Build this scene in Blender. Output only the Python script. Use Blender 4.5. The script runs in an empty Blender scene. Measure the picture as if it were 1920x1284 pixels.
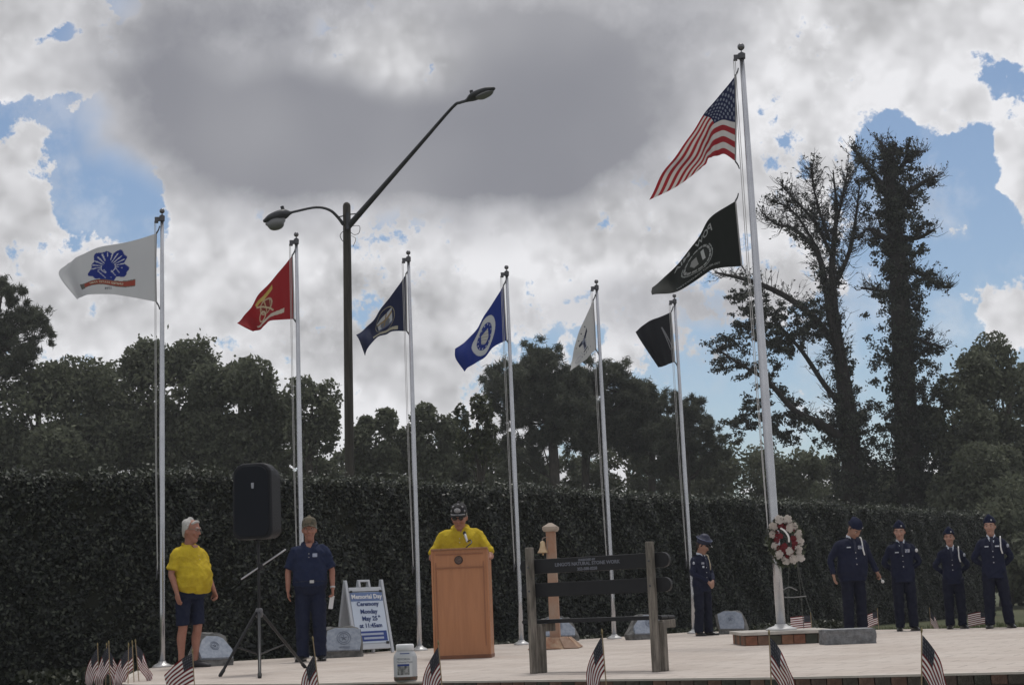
import bpy, bmesh, math, random
import numpy as np
from mathutils import Vector, Matrix, Euler

R = math.radians
random.seed(7)
rng = np.random.default_rng(11)
scene = bpy.context.scene
COL = scene.collection

# ------------------------------------------------------------------ camera
FPX, TILT, ROLL, CAMZ = 2828.0, R(9.87), R(2.32), 0.61
c_f = Vector((0, math.cos(TILT), math.sin(TILT)))
c_u0 = Vector((0, -math.sin(TILT), math.cos(TILT)))
c_r0 = Vector((1, 0, 0))
c_r = math.cos(ROLL) * c_r0 - math.sin(ROLL) * c_u0
c_u = math.sin(ROLL) * c_r0 + math.cos(ROLL) * c_u0
cam_d = bpy.data.cameras.new('camera')
cam = bpy.data.objects.new('camera', cam_d)
COL.objects.link(cam)
M = Matrix((c_r, c_u, -c_f)).transposed().to_4x4()
M.translation = (0, 0, CAMZ)
cam.matrix_world = M
cam_d.sensor_width = 36
cam_d.lens = FPX / 1920 * 36
cam_d.clip_start = 0.1
cam_d.clip_end = 5000
scene.camera = cam


def ray(x, y):
    return c_f + (x - 960) / FPX * c_r + (642 - y) / FPX * c_u


def on(x, y, z=0.0):
    """The point of the level z seen in that direction (metres)."""
    d = ray(x, y)
    return Vector((0, 0, CAMZ)) + d * ((z - CAMZ) / d.z)


def at(x, y, Y):
    """The point at distance Y seen in that direction (metres)."""
    d = ray(x, y)
    return Vector((0, 0, CAMZ)) + d * (Y / d.y)


# ------------------------------------------------------------------ render / view
scene.view_settings.view_transform = 'Standard'
scene.view_settings.look = 'None'
scene.view_settings.exposure = 0.0
scene.view_settings.gamma = 1.0
scene.cycles.use_denoising = True
scene.cycles.max_bounces = 5
scene.cycles.diffuse_bounces = 3
scene.cycles.transparent_max_bounces = 8

# ------------------------------------------------------------------ sun and sky
SUN_EL, SUN_AZ = R(72), R(12)           # azimuth from +Y (away from the camera) towards +X
sun_d = bpy.data.lights.new('sun', 'SUN')
sun_d.energy = 1.5
sun_d.angle = R(10)
sun_d.color = (1.0, 0.96, 0.9)
sun = bpy.data.objects.new('sun', sun_d)
COL.objects.link(sun)
sdir = Vector((math.sin(SUN_AZ) * math.cos(SUN_EL), math.cos(SUN_AZ) * math.cos(SUN_EL), math.sin(SUN_EL)))
sun.rotation_euler = (-sdir).to_track_quat('-Z', 'Y').to_euler()
sun.location = (0, 20, 40)

world = bpy.data.worlds.new('World')
scene.world = world
world.use_nodes = True
world.cycles.sampling_method = 'MANUAL'
world.cycles.sample_map_resolution = 512


class NT:
    """A few short-hands for building node trees."""
    def __init__(self, tree):
        self.t = tree
        tree.nodes.clear()

    def n(self, kind, **kw):
        nd = self.t.nodes.new(kind)
        for k, v in kw.items():
            setattr(nd, k, v)
        return nd

    def put(self, sock, v):
        if v is None:
            return
        if isinstance(v, bpy.types.NodeSocket):
            self.t.links.new(v, sock)
        else:
            sock.default_value = v

    def m(self, op, a, b=None, c=None, clamp=False):
        nd = self.n('ShaderNodeMath', operation=op, use_clamp=clamp)
        for i, v in enumerate((a, b, c)):
            if v is not None:
                self.put(nd.inputs[i], v)
        return nd.outputs[0]

    def vm(self, op, a, b=None, out=0, scale=None):
        nd = self.n('ShaderNodeVectorMath', operation=op)
        self.put(nd.inputs[0], a)
        if b is not None:
            self.put(nd.inputs[1], b)
        if scale is not None:
            self.put(nd.inputs['Scale'], scale)
        return nd.outputs[out]

    def rng(self, v, a, b, c=0.0, d=1.0, smooth=True):
        nd = self.n('ShaderNodeMapRange', interpolation_type='SMOOTHSTEP' if smooth else 'LINEAR')
        self.put(nd.inputs[0], v)
        for i, x in enumerate((a, b, c, d)):
            self.put(nd.inputs[i + 1], x)
        return nd.outputs[0]

    def noise(self, vec, scale, detail=4.0, rough=0.55, color=False, lac=2.0, dist=0.0):
        nd = self.n('ShaderNodeTexNoise')
        self.put(nd.inputs['Vector'], vec)
        nd.inputs['Scale'].default_value = scale
        nd.inputs['Detail'].default_value = detail
        nd.inputs['Roughness'].default_value = rough
        nd.inputs['Lacunarity'].default_value = lac
        nd.inputs['Distortion'].default_value = dist
        return nd.outputs['Color' if color else 'Fac']

    def mix(self, f, a, b):
        nd = self.n('ShaderNodeMix', data_type='RGBA')
        self.put(nd.inputs[0], f)
        self.put(nd.inputs[6], a)
        self.put(nd.inputs[7], b)
        return nd.outputs[2]


w = NT(world.node_tree)
sky = w.n('ShaderNodeTexSky', sky_type='NISHITA', sun_disc=False)
sky.sun_elevation = SUN_EL
sky.sun_rotation = SUN_AZ
sky.altitude = 20
sky.air_density = 1.0
sky.dust_density = 0.6
sky.ozone_density = 1.0
tc = w.n('ShaderNodeTexCoord').outputs['Generated']
sep = w.n('ShaderNodeSeparateXYZ')
w.put(sep.inputs[0], tc)
deg = 180 / math.pi
az = w.m('MULTIPLY', w.m('ARCTAN2', sep.outputs[0], sep.outputs[1]), deg)
el = w.m('MULTIPLY', w.m('ARCSINE', sep.outputs[2]), deg)
comb = w.n('ShaderNodeCombineXYZ')
w.put(comb.inputs[0], az)
w.put(comb.inputs[1], el)
P0 = comb.outputs[0]
wa = w.vm('SUBTRACT', w.noise(tc, 12.0, 2.0, 0.6, color=True), (0.5, 0.5, 0.5))
P1 = w.vm('ADD', P0, w.vm('SCALE', wa, scale=5.0))
P2 = w.vm('ADD', P0, w.vm('SCALE', wa, scale=2.6))


def ell(P, px, py, rx, ry, rot=0.0):
    """1 at the middle of an oval patch of sky, 0 on its rim, less beyond."""
    d = ray(px, py).normalized()
    cx, cy = math.atan2(d.x, d.y) * deg, math.asin(d.z) * deg
    q = w.vm('MULTIPLY', w.vm('SUBTRACT', P, (cx, cy, 0)), (FPX / deg / rx, FPX / deg / ry, 0))
    return w.m('SUBTRACT', 1.0, w.vm('LENGTH', q, out=1))


def patches(P, lst, lo, hi):
    tot = None
    for e in lst:
        v = w.rng(ell(P, *e[:5]), lo, hi, 0.0, e[5])
        tot = v if tot is None else w.m('ADD', tot, v)
    return tot


gaps = patches(P1, [
    (30, 225, 120, 50, -20, 1.2), (190, 330, 140, 110, 0, 1.3), (340, 285, 150, 40, -22, 0.9), (225, 405, 80, 70, 0, 1.2),
    (60, 82, 45, 30, 0, 0.8), (1140, 258, 48, 34, 0, 0.9), (1835, 520, 120, 270, 0, 1.1), (1690, 330, 120, 90, 0, 0.8),
    (1480, 760, 300, 150, 0, 1.1), (1700, 560, 150, 200, 0, 0.9), (1900, 180, 30, 100, 0, 0.9), (900, 735, 60, 50, 0, 0.7),
    (715, 440, 50, 26, 0, 0.4), (985, 640, 60, 50, 0, 0.45), (1640, 250, 60, 26, 0, 0.5)], -0.7, 0.6)
puffs = patches(P1, [
    (45, 290, 75, 42, 0, 1.3), (365, 385, 90, 85, 0, 1.3), (1870, 590, 85, 65, 0, 1.3), (1905, 310, 40, 70, 0, 1.0),
    (1800, 110, 120, 110, 0, 1.0), (60, 150, 120, 60, 0, 0.5), (90, 400, 110, 60, 0, 0.8), (1810, 440, 40, 30, 0, 0.5),
    (800, 700, 90, 80, 0, 0.7)], -0.6, 0.5)
f_low = w.noise(tc, 4.2, 1.0, 0.55)
f_mid = w.noise(tc, 20.0, 6.0, 0.62)
f_hi = w.noise(tc, 70.0, 4.0, 0.65)
fld = w.m('ADD', 0.56, w.m('MULTIPLY', w.m('SUBTRACT', f_low, 0.5), 0.9))
fld = w.m('ADD', fld, w.m('MULTIPLY', w.m('SUBTRACT', f_mid, 0.5), 3.3))
fld = w.m('ADD', fld, w.m('MULTIPLY', w.m('SUBTRACT', f_hi, 0.5), 2.0))
fld = w.m('ADD', w.m('SUBTRACT', fld, gaps), puffs)
cover = w.m('MAXIMUM', w.rng(fld, -0.10, 0.22), w.rng(f_mid, 0.46, 0.72, 0.0, 0.38))
# relief of the white heaps: the same noise a little nearer the sun, subtracted
up = w.vm('ADD', tc, (0.002, 0.0, 0.012))
rel = w.m('SUBTRACT', w.noise(tc, 17.0, 3.0, 0.55), w.noise(up, 17.0, 3.0, 0.55))
rel2 = w.m('SUBTRACT', w.noise(tc, 7.0, 1.0, 0.55), w.noise(w.vm('ADD', tc, (0.01, 0.0, 0.04)), 7.0, 1.0, 0.55))
lum = w.m('ADD', 0.705, w.m('ADD', w.m('MULTIPLY', rel, 0.95), w.m('MULTIPLY', rel2, 0.9)))
bil = w.m('ABSOLUTE', w.m('SUBTRACT', w.noise(tc, 21.0, 3.0, 0.55), 0.5))
lum = w.m('ADD', lum, w.rng(bil, 0.0, 0.13, -0.08, 0.03))
lum = w.m('ADD', lum, w.rng(fld, 0.0, 0.55, 0.10, 0.0))
lum = w.m('MINIMUM', w.m('MAXIMUM', lum, 0.40), 0.86)
white = w.vm('SCALE', (1.0, 1.0, 1.03), scale=lum)
# broad grey undersides
grey = patches(P2, [
    (420, 100, 340, 230, 0, 0.9), (700, 270, 470, 170, -12, 1.1), (1000, 230, 400, 190, 0, 1.0), (1050, 30, 520, 150, 0, 0.75),
    (1230, 590, 260, 60, 0, 0.5), (250, 480, 120, 60, 0, 0.15)], -0.35, 0.75)
brt = patches(P2, [(715, 95, 170, 95, 0, 1.0), (1560, 30, 180, 90, 0, 0.6), (480, 100, 150, 50, 0, 0.2), (1500, 220, 220, 90, 0, 0.35)], -0.2, 0.9)
g_out = w.rng(w.noise(tc, 2.3, 1.0, 0.5), 0.5, 0.68, 0.0, 0.8)
away = w.rng(w.vm('LENGTH', w.vm('SUBTRACT', P0, (0, 12, 0)), out=1), 22.0, 34.0)
grey = w.m('ADD', grey, w.m('MULTIPLY', g_out, away))
gm = w.m('SUBTRACT', w.m('MINIMUM', w.m('MULTIPLY', grey, w.rng(f_mid, 0.3, 0.7, 0.88, 1.15)), 1.0), brt, clamp=True)
gn = w.rng(w.noise(tc, 7.0, 2.0, 0.5), 0.3, 0.7)
greycol = w.mix(gn, (0.262, 0.267, 0.30, 1), (0.37, 0.372, 0.40, 1))
cl = w.mix(gm, white, greycol)
cover = w.m('MAXIMUM', cover, w.rng(gm, 0.15, 0.7))
bg1 = w.n('ShaderNodeBackground')
w.put(bg1.inputs[0], sky.outputs[0])
bg1.inputs[1].default_value = 0.1
bg2 = w.n('ShaderNodeBackground')
w.put(bg2.inputs[0], cl)
bg2.inputs[1].default_value = 1.0
ms = w.n('ShaderNodeMixShader')
w.put(ms.inputs[0], cover)
w.put(ms.inputs[1], bg1.outputs[0])
w.put(ms.inputs[2], bg2.outputs[0])
out = w.n('ShaderNodeOutputWorld')
w.put(out.inputs[0], ms.outputs[0])

# ------------------------------------------------------------------ materials
MATS = {}


def mat(name, col, rough=0.7, var=0.0, vscale=6.0, col2=None, bump=0.0, bscale=40.0, metal=0.0, spec=0.4, coat=0.0, trans=0.0, stretch=None):
    """Plain surface: base colour, mottling towards col2, fine relief."""
    if name in MATS:
        return MATS[name]
    m = bpy.data.materials.new(name)
    m.use_nodes = True
    t = NT(m.node_tree)
    b = t.n('ShaderNodeBsdfPrincipled')
    o = t.n('ShaderNodeOutputMaterial')
    t.put(o.inputs[0], b.outputs[0])
    c = (*col, 1.0)
    b.inputs['Roughness'].default_value = rough
    b.inputs['Metallic'].default_value = metal
    b.inputs['Specular IOR Level'].default_value = spec
    b.inputs['Coat Weight'].default_value = coat
    if var or col2 or bump:
        co = t.n('ShaderNodeTexCoord').outputs['Object']
        if stretch:
            mp = t.n('ShaderNodeMapping')
            t.put(mp.inputs[0], co)
            mp.inputs[3].default_value = stretch
            co = mp.outputs[0]
    if var or col2:
        d = (*(col2 or tuple(x * 0.55 for x in col)), 1.0)
        f = t.rng(t.noise(co, vscale, 5.0, 0.6), 0.32, 0.68, 0.0, var or 1.0)
        t.put(b.inputs['Base Color'], t.mix(f, c, d))
    else:
        b.inputs['Base Color'].default_value = c
    if bump:
        bp = t.n('ShaderNodeBump')
        bp.inputs['Strength'].default_value = bump
        bp.inputs['Distance'].default_value = 0.02
        t.put(bp.inputs['Height'], t.noise(co, bscale, 5.0, 0.6))
        t.put(b.inputs['Normal'], bp.outputs[0])
    if trans:
        tr = t.n('ShaderNodeBsdfTranslucent')
        tr.inputs[0].default_value = c
        mx = t.n('ShaderNodeMixShader')
        mx.inputs[0].default_value = trans
        t.put(mx.inputs[1], b.outputs[0])
        t.put(mx.inputs[2], tr.outputs[0])
        t.put(o.inputs[0], mx.outputs[0])
    MATS[name] = m
    return m


def leafmat(name, dark, light, rough=0.5, spec=0.35, trans=0.12):
    if name in MATS:
        return MATS[name]
    m = bpy.data.materials.new(name)
    m.use_nodes = True
    t = NT(m.node_tree)
    b = t.n('ShaderNodeBsdfPrincipled')
    o = t.n('ShaderNodeOutputMaterial')
    at_ = t.n('ShaderNodeAttribute', attribute_name='shade')
    c = t.mix(at_.outputs['Fac'], (*dark, 1), (*light, 1))
    t.put(b.inputs['Base Color'], c)
    b.inputs['Roughness'].default_value = rough
    b.inputs['Specular IOR Level'].default_value = spec
    tr = t.n('ShaderNodeBsdfTranslucent')
    t.put(tr.inputs[0], c)
    mx = t.n('ShaderNodeMixShader')
    mx.inputs[0].default_value = trans
    t.put(mx.inputs[1], b.outputs[0])
    t.put(mx.inputs[2], tr.outputs[0])
    t.put(o.inputs[0], mx.outputs[0])
    MATS[name] = m
    return m


def clothmat(name, trans=0.35):
    """Printed flag cloth: the print is stored per vertex, light shines through a little."""
    if name in MATS:
        return MATS[name]
    m = bpy.data.materials.new(name)
    m.use_nodes = True
    t = NT(m.node_tree)
    at_ = t.n('ShaderNodeAttribute', attribute_name='print')
    b = t.n('ShaderNodeBsdfPrincipled')
    b.inputs['Roughness'].default_value = 0.75
    b.inputs['Specular IOR Level'].default_value = 0.2
    t.put(b.inputs['Base Color'], at_.outputs['Color'])
    tr = t.n('ShaderNodeBsdfTranslucent')
    t.put(tr.inputs[0], at_.outputs['Color'])
    mx = t.n('ShaderNodeMixShader')
    mx.inputs[0].default_value = trans
    t.put(mx.inputs[1], b.outputs[0])
    t.put(mx.inputs[2], tr.outputs[0])
    o = t.n('ShaderNodeOutputMaterial')
    t.put(o.inputs[0], mx.outputs[0])
    MATS[name] = m
    return m


# ------------------------------------------------------------------ geometry helpers: each gives (verts, faces)
def box(c, s, rz=0.0):
    c = Vector(c)
    v = []
    for dz in (-.5, .5):
        for dx, dy in ((-.5, -.5), (.5, -.5), (.5, .5), (-.5, .5)):
            p = Vector((dx * s[0], dy * s[1], 0))
            if rz:
                p.rotate(Euler((0, 0, rz)))
            v.append(c + p + Vector((0, 0, dz * s[2])))
    return v, [(3, 2, 1, 0), (4, 5, 6, 7), (0, 1, 5, 4), (1, 2, 6, 5), (2, 3, 7, 6), (3, 0, 4, 7)]


def prism(poly, lo, hi, axis='z'):
    """poly 2D points extruded; axis z: (x,y)->z, axis y: (x,z)->y, axis x: (y,z)->x."""
    def mk(p, h):
        return Vector((p[0], p[1], h)) if axis == 'z' else Vector((p[0], h, p[1])) if axis == 'y' else Vector((h, p[0], p[1]))
    n = len(poly)
    v = [mk(p, lo) for p in poly] + [mk(p, hi) for p in poly]
    f = [tuple(range(n))[::-1], tuple(range(n, 2 * n))] + [(i, (i + 1) % n, n + (i + 1) % n, n + i) for i in range(n)]
    return v, f


def catmull(pts, sub):
    a = np.array([np.array(p, float) for p in pts])
    if len(a) < 3 or sub < 2:
        return a
    e = np.vstack([2 * a[0] - a[1], a, 2 * a[-1] - a[-2]])
    o = []
    for i in range(len(a) - 1):
        p0, p1, p2, p3 = e[i:i + 4]
        for k in range(sub):
            t = k / sub
            o.append(.5 * (2 * p1 + (p2 - p0) * t + (2 * p0 - 5 * p1 + 4 * p2 - p3) * t * t + (3 * p1 - p0 - 3 * p2 + p3) * t ** 3))
    o.append(a[-1])
    return np.array(o)


def limb(pts, rads, seg=12, sub=3, ref=None, power=2.0, flat_ends=False):
    """A tapering tube with rounded ends through pts; rads are numbers or (width, depth)."""
    rr = [(q, q) if not hasattr(q, '__len__') else tuple(q) for q in rads]
    full = catmull([tuple(p) + r for p, r in zip([tuple(p) for p in pts], rr)], sub)
    C, RA = full[:, :3], np.maximum(full[:, 3:5], 1e-4)
    n = len(C)
    T = np.zeros_like(C)
    T[1:-1] = C[2:] - C[:-2]
    T[0], T[-1] = C[1] - C[0], C[-1] - C[-2]
    T /= np.linalg.norm(T, axis=1)[:, None] + 1e-12
    if not flat_ends:
        def cap(i, s):
            r = RA[i].min()
            return [(C[i] + s * T[i] * r * .55, RA[i] * .8, T[i]), (C[i] + s * T[i] * r * .88, RA[i] * .4, T[i])]
        a, b = cap(0, -1), cap(n - 1, 1)
        C = np.vstack([a[1][0], a[0][0], C, b[0][0], b[1][0]])
        RA = np.vstack([a[1][1], a[0][1], RA, b[0][1], b[1][1]])
        T = np.vstack([a[1][2], a[0][2], T, b[0][2], b[1][2]])
    if ref is None:
        ref = (1, 0, 0) if abs(T[:, 0]).max() < .9 else (0, 1, 0)
        if abs(T @ np.array(ref, float)).max() > .95:
            ref = (0.3, 0.5, 0.8)
    ref = np.array(ref, float)
    A = ref[None] - (T @ ref)[:, None] * T
    A /= np.linalg.norm(A, axis=1)[:, None] + 1e-9
    B = np.cross(T, A)
    th = np.linspace(0, 2 * math.pi, seg, endpoint=False)
    cs, sn = np.cos(th), np.sin(th)
    if power != 2.0:
        cs = np.sign(cs) * abs(cs) ** (2 / power)
        sn = np.sign(sn) * abs(sn) ** (2 / power)
    V = C[:, None] + A[:, None] * (RA[:, 0, None] * cs[None])[..., None] + B[:, None] * (RA[:, 1, None] * sn[None])[..., None]
    m = len(C)
    F = [(i * seg + j, i * seg + (j + 1) % seg, (i + 1) * seg + (j + 1) % seg, (i + 1) * seg + j) for i in range(m - 1) for j in range(seg)]
    F += [tuple(range(seg))[::-1], tuple(range((m - 1) * seg, m * seg))]
    return [Vector(p) for p in V.reshape(-1, 3)], F


def lathe(prof, seg=20, at_=(0, 0, 0)):
    v, f = [], []
    for r, z in prof:
        for j in range(seg):
            a = 2 * math.pi * j / seg
            v.append(Vector((at_[0] + r * math.cos(a), at_[1] + r * math.sin(a), at_[2] + z)))
    for i in range(len(prof) - 1):
        for j in range(seg):
            f.append((i * seg + j, i * seg + (j + 1) % seg, (i + 1) * seg + (j + 1) % seg, (i + 1) * seg + j))
    f += [tuple(range(seg))[::-1], tuple(range((len(prof) - 1) * seg, len(prof) * seg))]
    return v, f


def blob(c, r, seg=12, rings=8):
    r = (r, r, r) if not hasattr(r, '__len__') else r
    prof = [(max(.02, math.sin(math.pi * i / rings)), -math.cos(math.pi * i / rings)) for i in range(rings + 1)]
    v, f = lathe(prof, seg)
    return [Vector((c[0] + p.x * r[0], c[1] + p.y * r[1], c[2] + p.z * r[2])) for p in v], f


def xf(g, m):
    return [m @ p for p in g[0]], g[1]


def join(gs):
    v, f = [], []
    for a, b in gs:
        o = len(v)
        v += a
        f += [tuple(i + o for i in q) for q in b]
    return v, f


def obj(name, gs, m, parent=None, smooth=False, bevel=0.0, loc=None, rot=None):
    if isinstance(gs, tuple):
        gs = [gs]
    v, f = join(gs)
    me = bpy.data.meshes.new(name)
    me.from_pydata(v, [], f)
    me.materials.append(m)
    if smooth:
        me.polygons.foreach_set('use_smooth', [True] * len(me.polygons))
    me.update()
    return link(name, me, parent, bevel, loc, rot)


def link(name, me, parent=None, bevel=0.0, loc=None, rot=None):
    o = bpy.data.objects.new(name, me)
    COL.objects.link(o)
    if parent is not None:
        o.parent = parent
    if loc is not None:
        o.location = loc
    if rot is not None:
        o.rotation_euler = rot
    if bevel:
        b = o.modifiers.new('bevel', 'BEVEL')
        b.width = bevel
        b.segments = 2
        b.limit_method = 'ANGLE'
    return o


def tag(o, label, cat, group=None):
    o['label'] = label
    o['category'] = cat
    if group:
        o['group'] = group
    return o


def thing(name, label, cat, loc=(0, 0, 0), rz=0.0, group=None):
    o = bpy.data.objects.new(name, None)
    COL.objects.link(o)
    o.empty_display_size = 0.1
    o.location = loc
    o.rotation_euler = (0, 0, rz)
    return tag(o, label, cat, group)


def fast_mesh(name, V, quads, m, shade=None, smooth=False):
    me = bpy.data.meshes.new(name)
    V = np.ascontiguousarray(V, dtype=np.float32)
    Q = np.ascontiguousarray(quads, dtype=np.int32)
    me.vertices.add(len(V))
    me.vertices.foreach_set('co', V.ravel())
    me.loops.add(Q.size)
    me.loops.foreach_set('vertex_index', Q.ravel())
    me.polygons.add(len(Q))
    me.polygons.foreach_set('loop_start', np.arange(0, Q.size, Q.shape[1], dtype=np.int32))
    if smooth:
        me.polygons.foreach_set('use_smooth', np.ones(len(Q), bool))
    me.update(calc_edges=True)
    me.materials.append(m)
    if shade is not None:
        a = me.attributes.new('shade', 'FLOAT', 'POINT')
        a.data.foreach_set('value', np.ascontiguousarray(shade, dtype=np.float32))
    return me


def cards(C, length, width, bias=None, bw=0.0):
    """Leaf-shaped quads at C, turned at random (or leaning towards bias)."""
    n = len(C)
    a = rng.normal(size=(n, 3))
    nr = rng.normal(size=(n, 3))
    if bias is not None:
        nr = nr / np.linalg.norm(nr, axis=1)[:, None] * (1 - bw) + np.asarray(bias) * bw
    nr /= np.linalg.norm(nr, axis=1)[:, None] + 1e-9
    a -= (a * nr).sum(1)[:, None] * nr
    a /= np.linalg.norm(a, axis=1)[:, None] + 1e-9
    b = np.cross(nr, a)
    L = (length * rng.uniform(.65, 1.35, n))[:, None]
    W = (width * rng.uniform(.65, 1.35, n))[:, None]
    V = np.stack([C - a * L, C + b * W - a * L * .1, C + a * L, C - b * W - a * L * .1], 1).reshape(-1, 3)
    return V, np.arange(4 * n).reshape(-1, 4)


def text_geo(s, size, align='CENTER', extrude=0.002, bold=0.0):
    """Lettering as mesh, in the XZ plane facing -Y."""
    cu = bpy.data.curves.new('lettering', 'FONT')
    cu.body = s
    cu.size = size
    cu.align_x = align
    cu.align_y = 'CENTER'
    cu.extrude = extrude
    cu.offset = bold
    cu.resolution_u = 2
    o = bpy.data.objects.new('lettering', cu)
    COL.objects.link(o)
    bpy.context.view_layer.update()
    me = bpy.data.meshes.new_from_object(o.evaluated_get(bpy.context.evaluated_depsgraph_get()))
    v = [Vector((p.co.x, -p.co.z, p.co.y)) for p in me.vertices]
    f = [tuple(q.vertices) for q in me.polygons]
    bpy.data.objects.remove(o)
    bpy.data.curves.remove(cu)
    bpy.data.meshes.remove(me)
    return v, f


def remesh(name, gs, voxel, m, parent=None, smooth=4, wrinkle=0.0):
    """Grow several overlapping closed shapes into one continuous skin."""
    v, f = join(gs)
    me = bpy.data.meshes.new('tmp')
    me.from_pydata(v, [], f)
    o = bpy.data.objects.new('tmp', me)
    COL.objects.link(o)
    q = o.modifiers.new('r', 'REMESH')
    q.mode = 'VOXEL'
    q.voxel_size = voxel
    s = o.modifiers.new('s', 'SMOOTH')
    s.factor = 0.5
    s.iterations = smooth
    bpy.context.view_layer.update()
    me2 = bpy.data.meshes.new_from_object(o.evaluated_get(bpy.context.evaluated_depsgraph_get()))
    bpy.data.objects.remove(o)
    bpy.data.meshes.remove(me)
    me2.name = name
    if wrinkle:                                              # cloth folds
        n_v = len(me2.vertices)
        co = np.empty(n_v * 3, np.float32)
        no = np.empty(n_v * 3, np.float32)
        me2.vertices.foreach_get('co', co)
        me2.vertices.foreach_get('normal', no)
        co, no = co.reshape(-1, 3), no.reshape(-1, 3)
        ph_ = rng.uniform(0, 6.28, 6)
        x, y, z = co.T
        q_ = np.sin(x * 19 + z * 23 + 2.2 * np.sin(z * 9 + ph_[0]) + ph_[1]) * np.sin(z * 13 - x * 11 + y * 17 + ph_[2])
        q2 = 1 - np.abs(np.sin(z * 27 + x * 14 + 1.7 * np.sin(x * 21 + y * 9 + ph_[3]) + ph_[4]))
        q3 = np.sin(x * 47 - z * 39 + y * 31 + 2 * np.sin(z * 33 + ph_[5]))
        d_ = wrinkle * (.55 * q_ + .6 * (q2 ** 3) + .22 * q3)
        co = co + no * d_[:, None]
        me2.vertices.foreach_set('co', co.ravel())
        me2.update()
    me2.materials.clear()
    me2.materials.append(m)
    me2.polygons.foreach_set('use_smooth', [True] * len(me2.polygons))
    return link(name, me2, parent)


# ================================================================== THE SETTING
GZ = -0.22                                  # lawn level, the terrace is level 0
grass_m = mat('lawn_grass', (0.05, 0.07, 0.025), 0.9, 0.9, 1.2, (0.085, 0.08, 0.04), 0.6, 60)
g = obj('ground', ([Vector((-500, -60, GZ)), Vector((500, -60, GZ)), Vector((500, 900, GZ)), Vector((-500, 900, GZ))], [(0, 1, 2, 3)]), grass_m)
g['kind'] = 'structure'

# thin humid air: distant trees pale a little
hz_m = bpy.data.materials.new('humid_air')
hz_m.use_nodes = True
ht_ = NT(hz_m.node_tree)
hv = ht_.n('ShaderNodeVolumePrincipled')
hv.inputs['Color'].default_value = (0.93, 0.96, 1.0, 1)
hv.inputs['Density'].default_value = 0.0007
ho_ = ht_.n('ShaderNodeOutputMaterial')
ht_.put(ho_.inputs['Volume'], hv.outputs[0])
hz_m.cycles.homogeneous_volume = True
hzo = obj('haze', box((0, 420, 12.0), (1020, 980, 26.6)), hz_m)
hzo['kind'] = 'stuff'
hzo['label'] = 'faint pale haze in the humid air'

# terrace: concrete slab with a brick-faced front edge
front_px = [(240, 1282), (400, 1282), (580, 1281), (720, 1278), (960, 1275), (1300, 1271), (1520, 1268), (1920, 1259), (2250, 1251)]
front = [on(*p) for p in front_px]
left = [on(236, 1271), on(262, 1257)]
back = [on(300, 1247), on(568, 1231), on(787, 1216), on(978, 1205), on(1152, 1194), on(1302, 1184), on(1450, 1182), on(1640, 1180), on(1920, 1175), on(2250, 1168)]
poly = [(p.x, p.y) for p in front] + [(p.x, p.y) for p in reversed(back)] + [(p.x, p.y) for p in reversed(left)]


def terrace_material():
    m = bpy.data.materials.new('terrace_concrete')
    m.use_nodes = True
    t = NT(m.node_tree)
    b = t.n('ShaderNodeBsdfPrincipled')
    o = t.n('ShaderNodeOutputMaterial')
    t.put(o.inputs[0], b.outputs[0])
    co = t.n('ShaderNodeTexCoord').outputs['Object']
    n1 = t.noise(co, 0.9, 5.0, 0.6)
    n2 = t.noise(co, 7.0, 5.0, 0.65)
    n3 = t.noise(co, 90.0, 3.0, 0.6)
    mp = t.n('ShaderNodeMapping')
    t.put(mp.inputs[0], co)
    mp.inputs[2].default_value = (0, 0, R(31))
    bk = t.n('ShaderNodeTexBrick')
    t.put(bk.inputs['Vector'], mp.outputs[0])
    bk.inputs['Scale'].default_value = 1.0
    bk.inputs['Brick Width'].default_value = 0.6
    bk.inputs['Row Height'].default_value = 0.3
    bk.inputs['Mortar Size'].default_value = 0.008
    bk.inputs['Color1'].default_value = (1, 1, 1, 1)
    bk.inputs['Color2'].default_value = (0.9, 0.89, 0.88, 1)
    bk.inputs['Mortar'].default_value = (0.42, 0.39, 0.37, 1)
    c = t.mix(t.rng(n1, 0.35, 0.65), (0.47, 0.41, 0.365, 1), (0.545, 0.49, 0.445, 1))
    c = t.mix(t.rng(n2, 0.54, 0.72, 0.0, 0.6), c, (0.28, 0.245, 0.225, 1))
    c = t.mix(t.rng(n3, 0.4, 0.7, 0.0, 0.25), c, (0.6, 0.54, 0.49, 1))
    mu = t.n('ShaderNodeMix', data_type='RGBA', blend_type='MULTIPLY')
    mu.inputs[0].default_value = 0.8
    t.put(mu.inputs[6], c)
    t.put(mu.inputs[7], bk.outputs[0])
    c = mu.outputs[2]
    t.put(b.inputs['Base Color'], c)
    b.inputs['Roughness'].default_value = 0.85
    bp = t.n('ShaderNodeBump')
    bp.inputs['Strength'].default_value = 0.35
    bp.inputs['Distance'].default_value = 0.01
    t.put(bp.inputs['Height'], n3)
    t.put(b.inputs['Normal'], bp.outputs[0])
    return m


terr_m = terrace_material()
terrace = obj('terrace', prism(poly, GZ - 0.05, -0.004), mat('terrace_fill', (0.16, 0.13, 0.11), 0.9, 0.8, 8))
terrace['kind'] = 'structure'


# paving panels: long concrete bays divided by fine joints that run with the front edge
def inside(x, y):
    c = False
    n = len(poly)
    for i in range(n):
        x0, y0 = poly[i]
        x1, y1 = poly[(i + 1) % n]
        if (y0 > y) != (y1 > y) and x < (x1 - x0) * (y - y0) / (y1 - y0) + x0:
            c = not c
    return c


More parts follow.
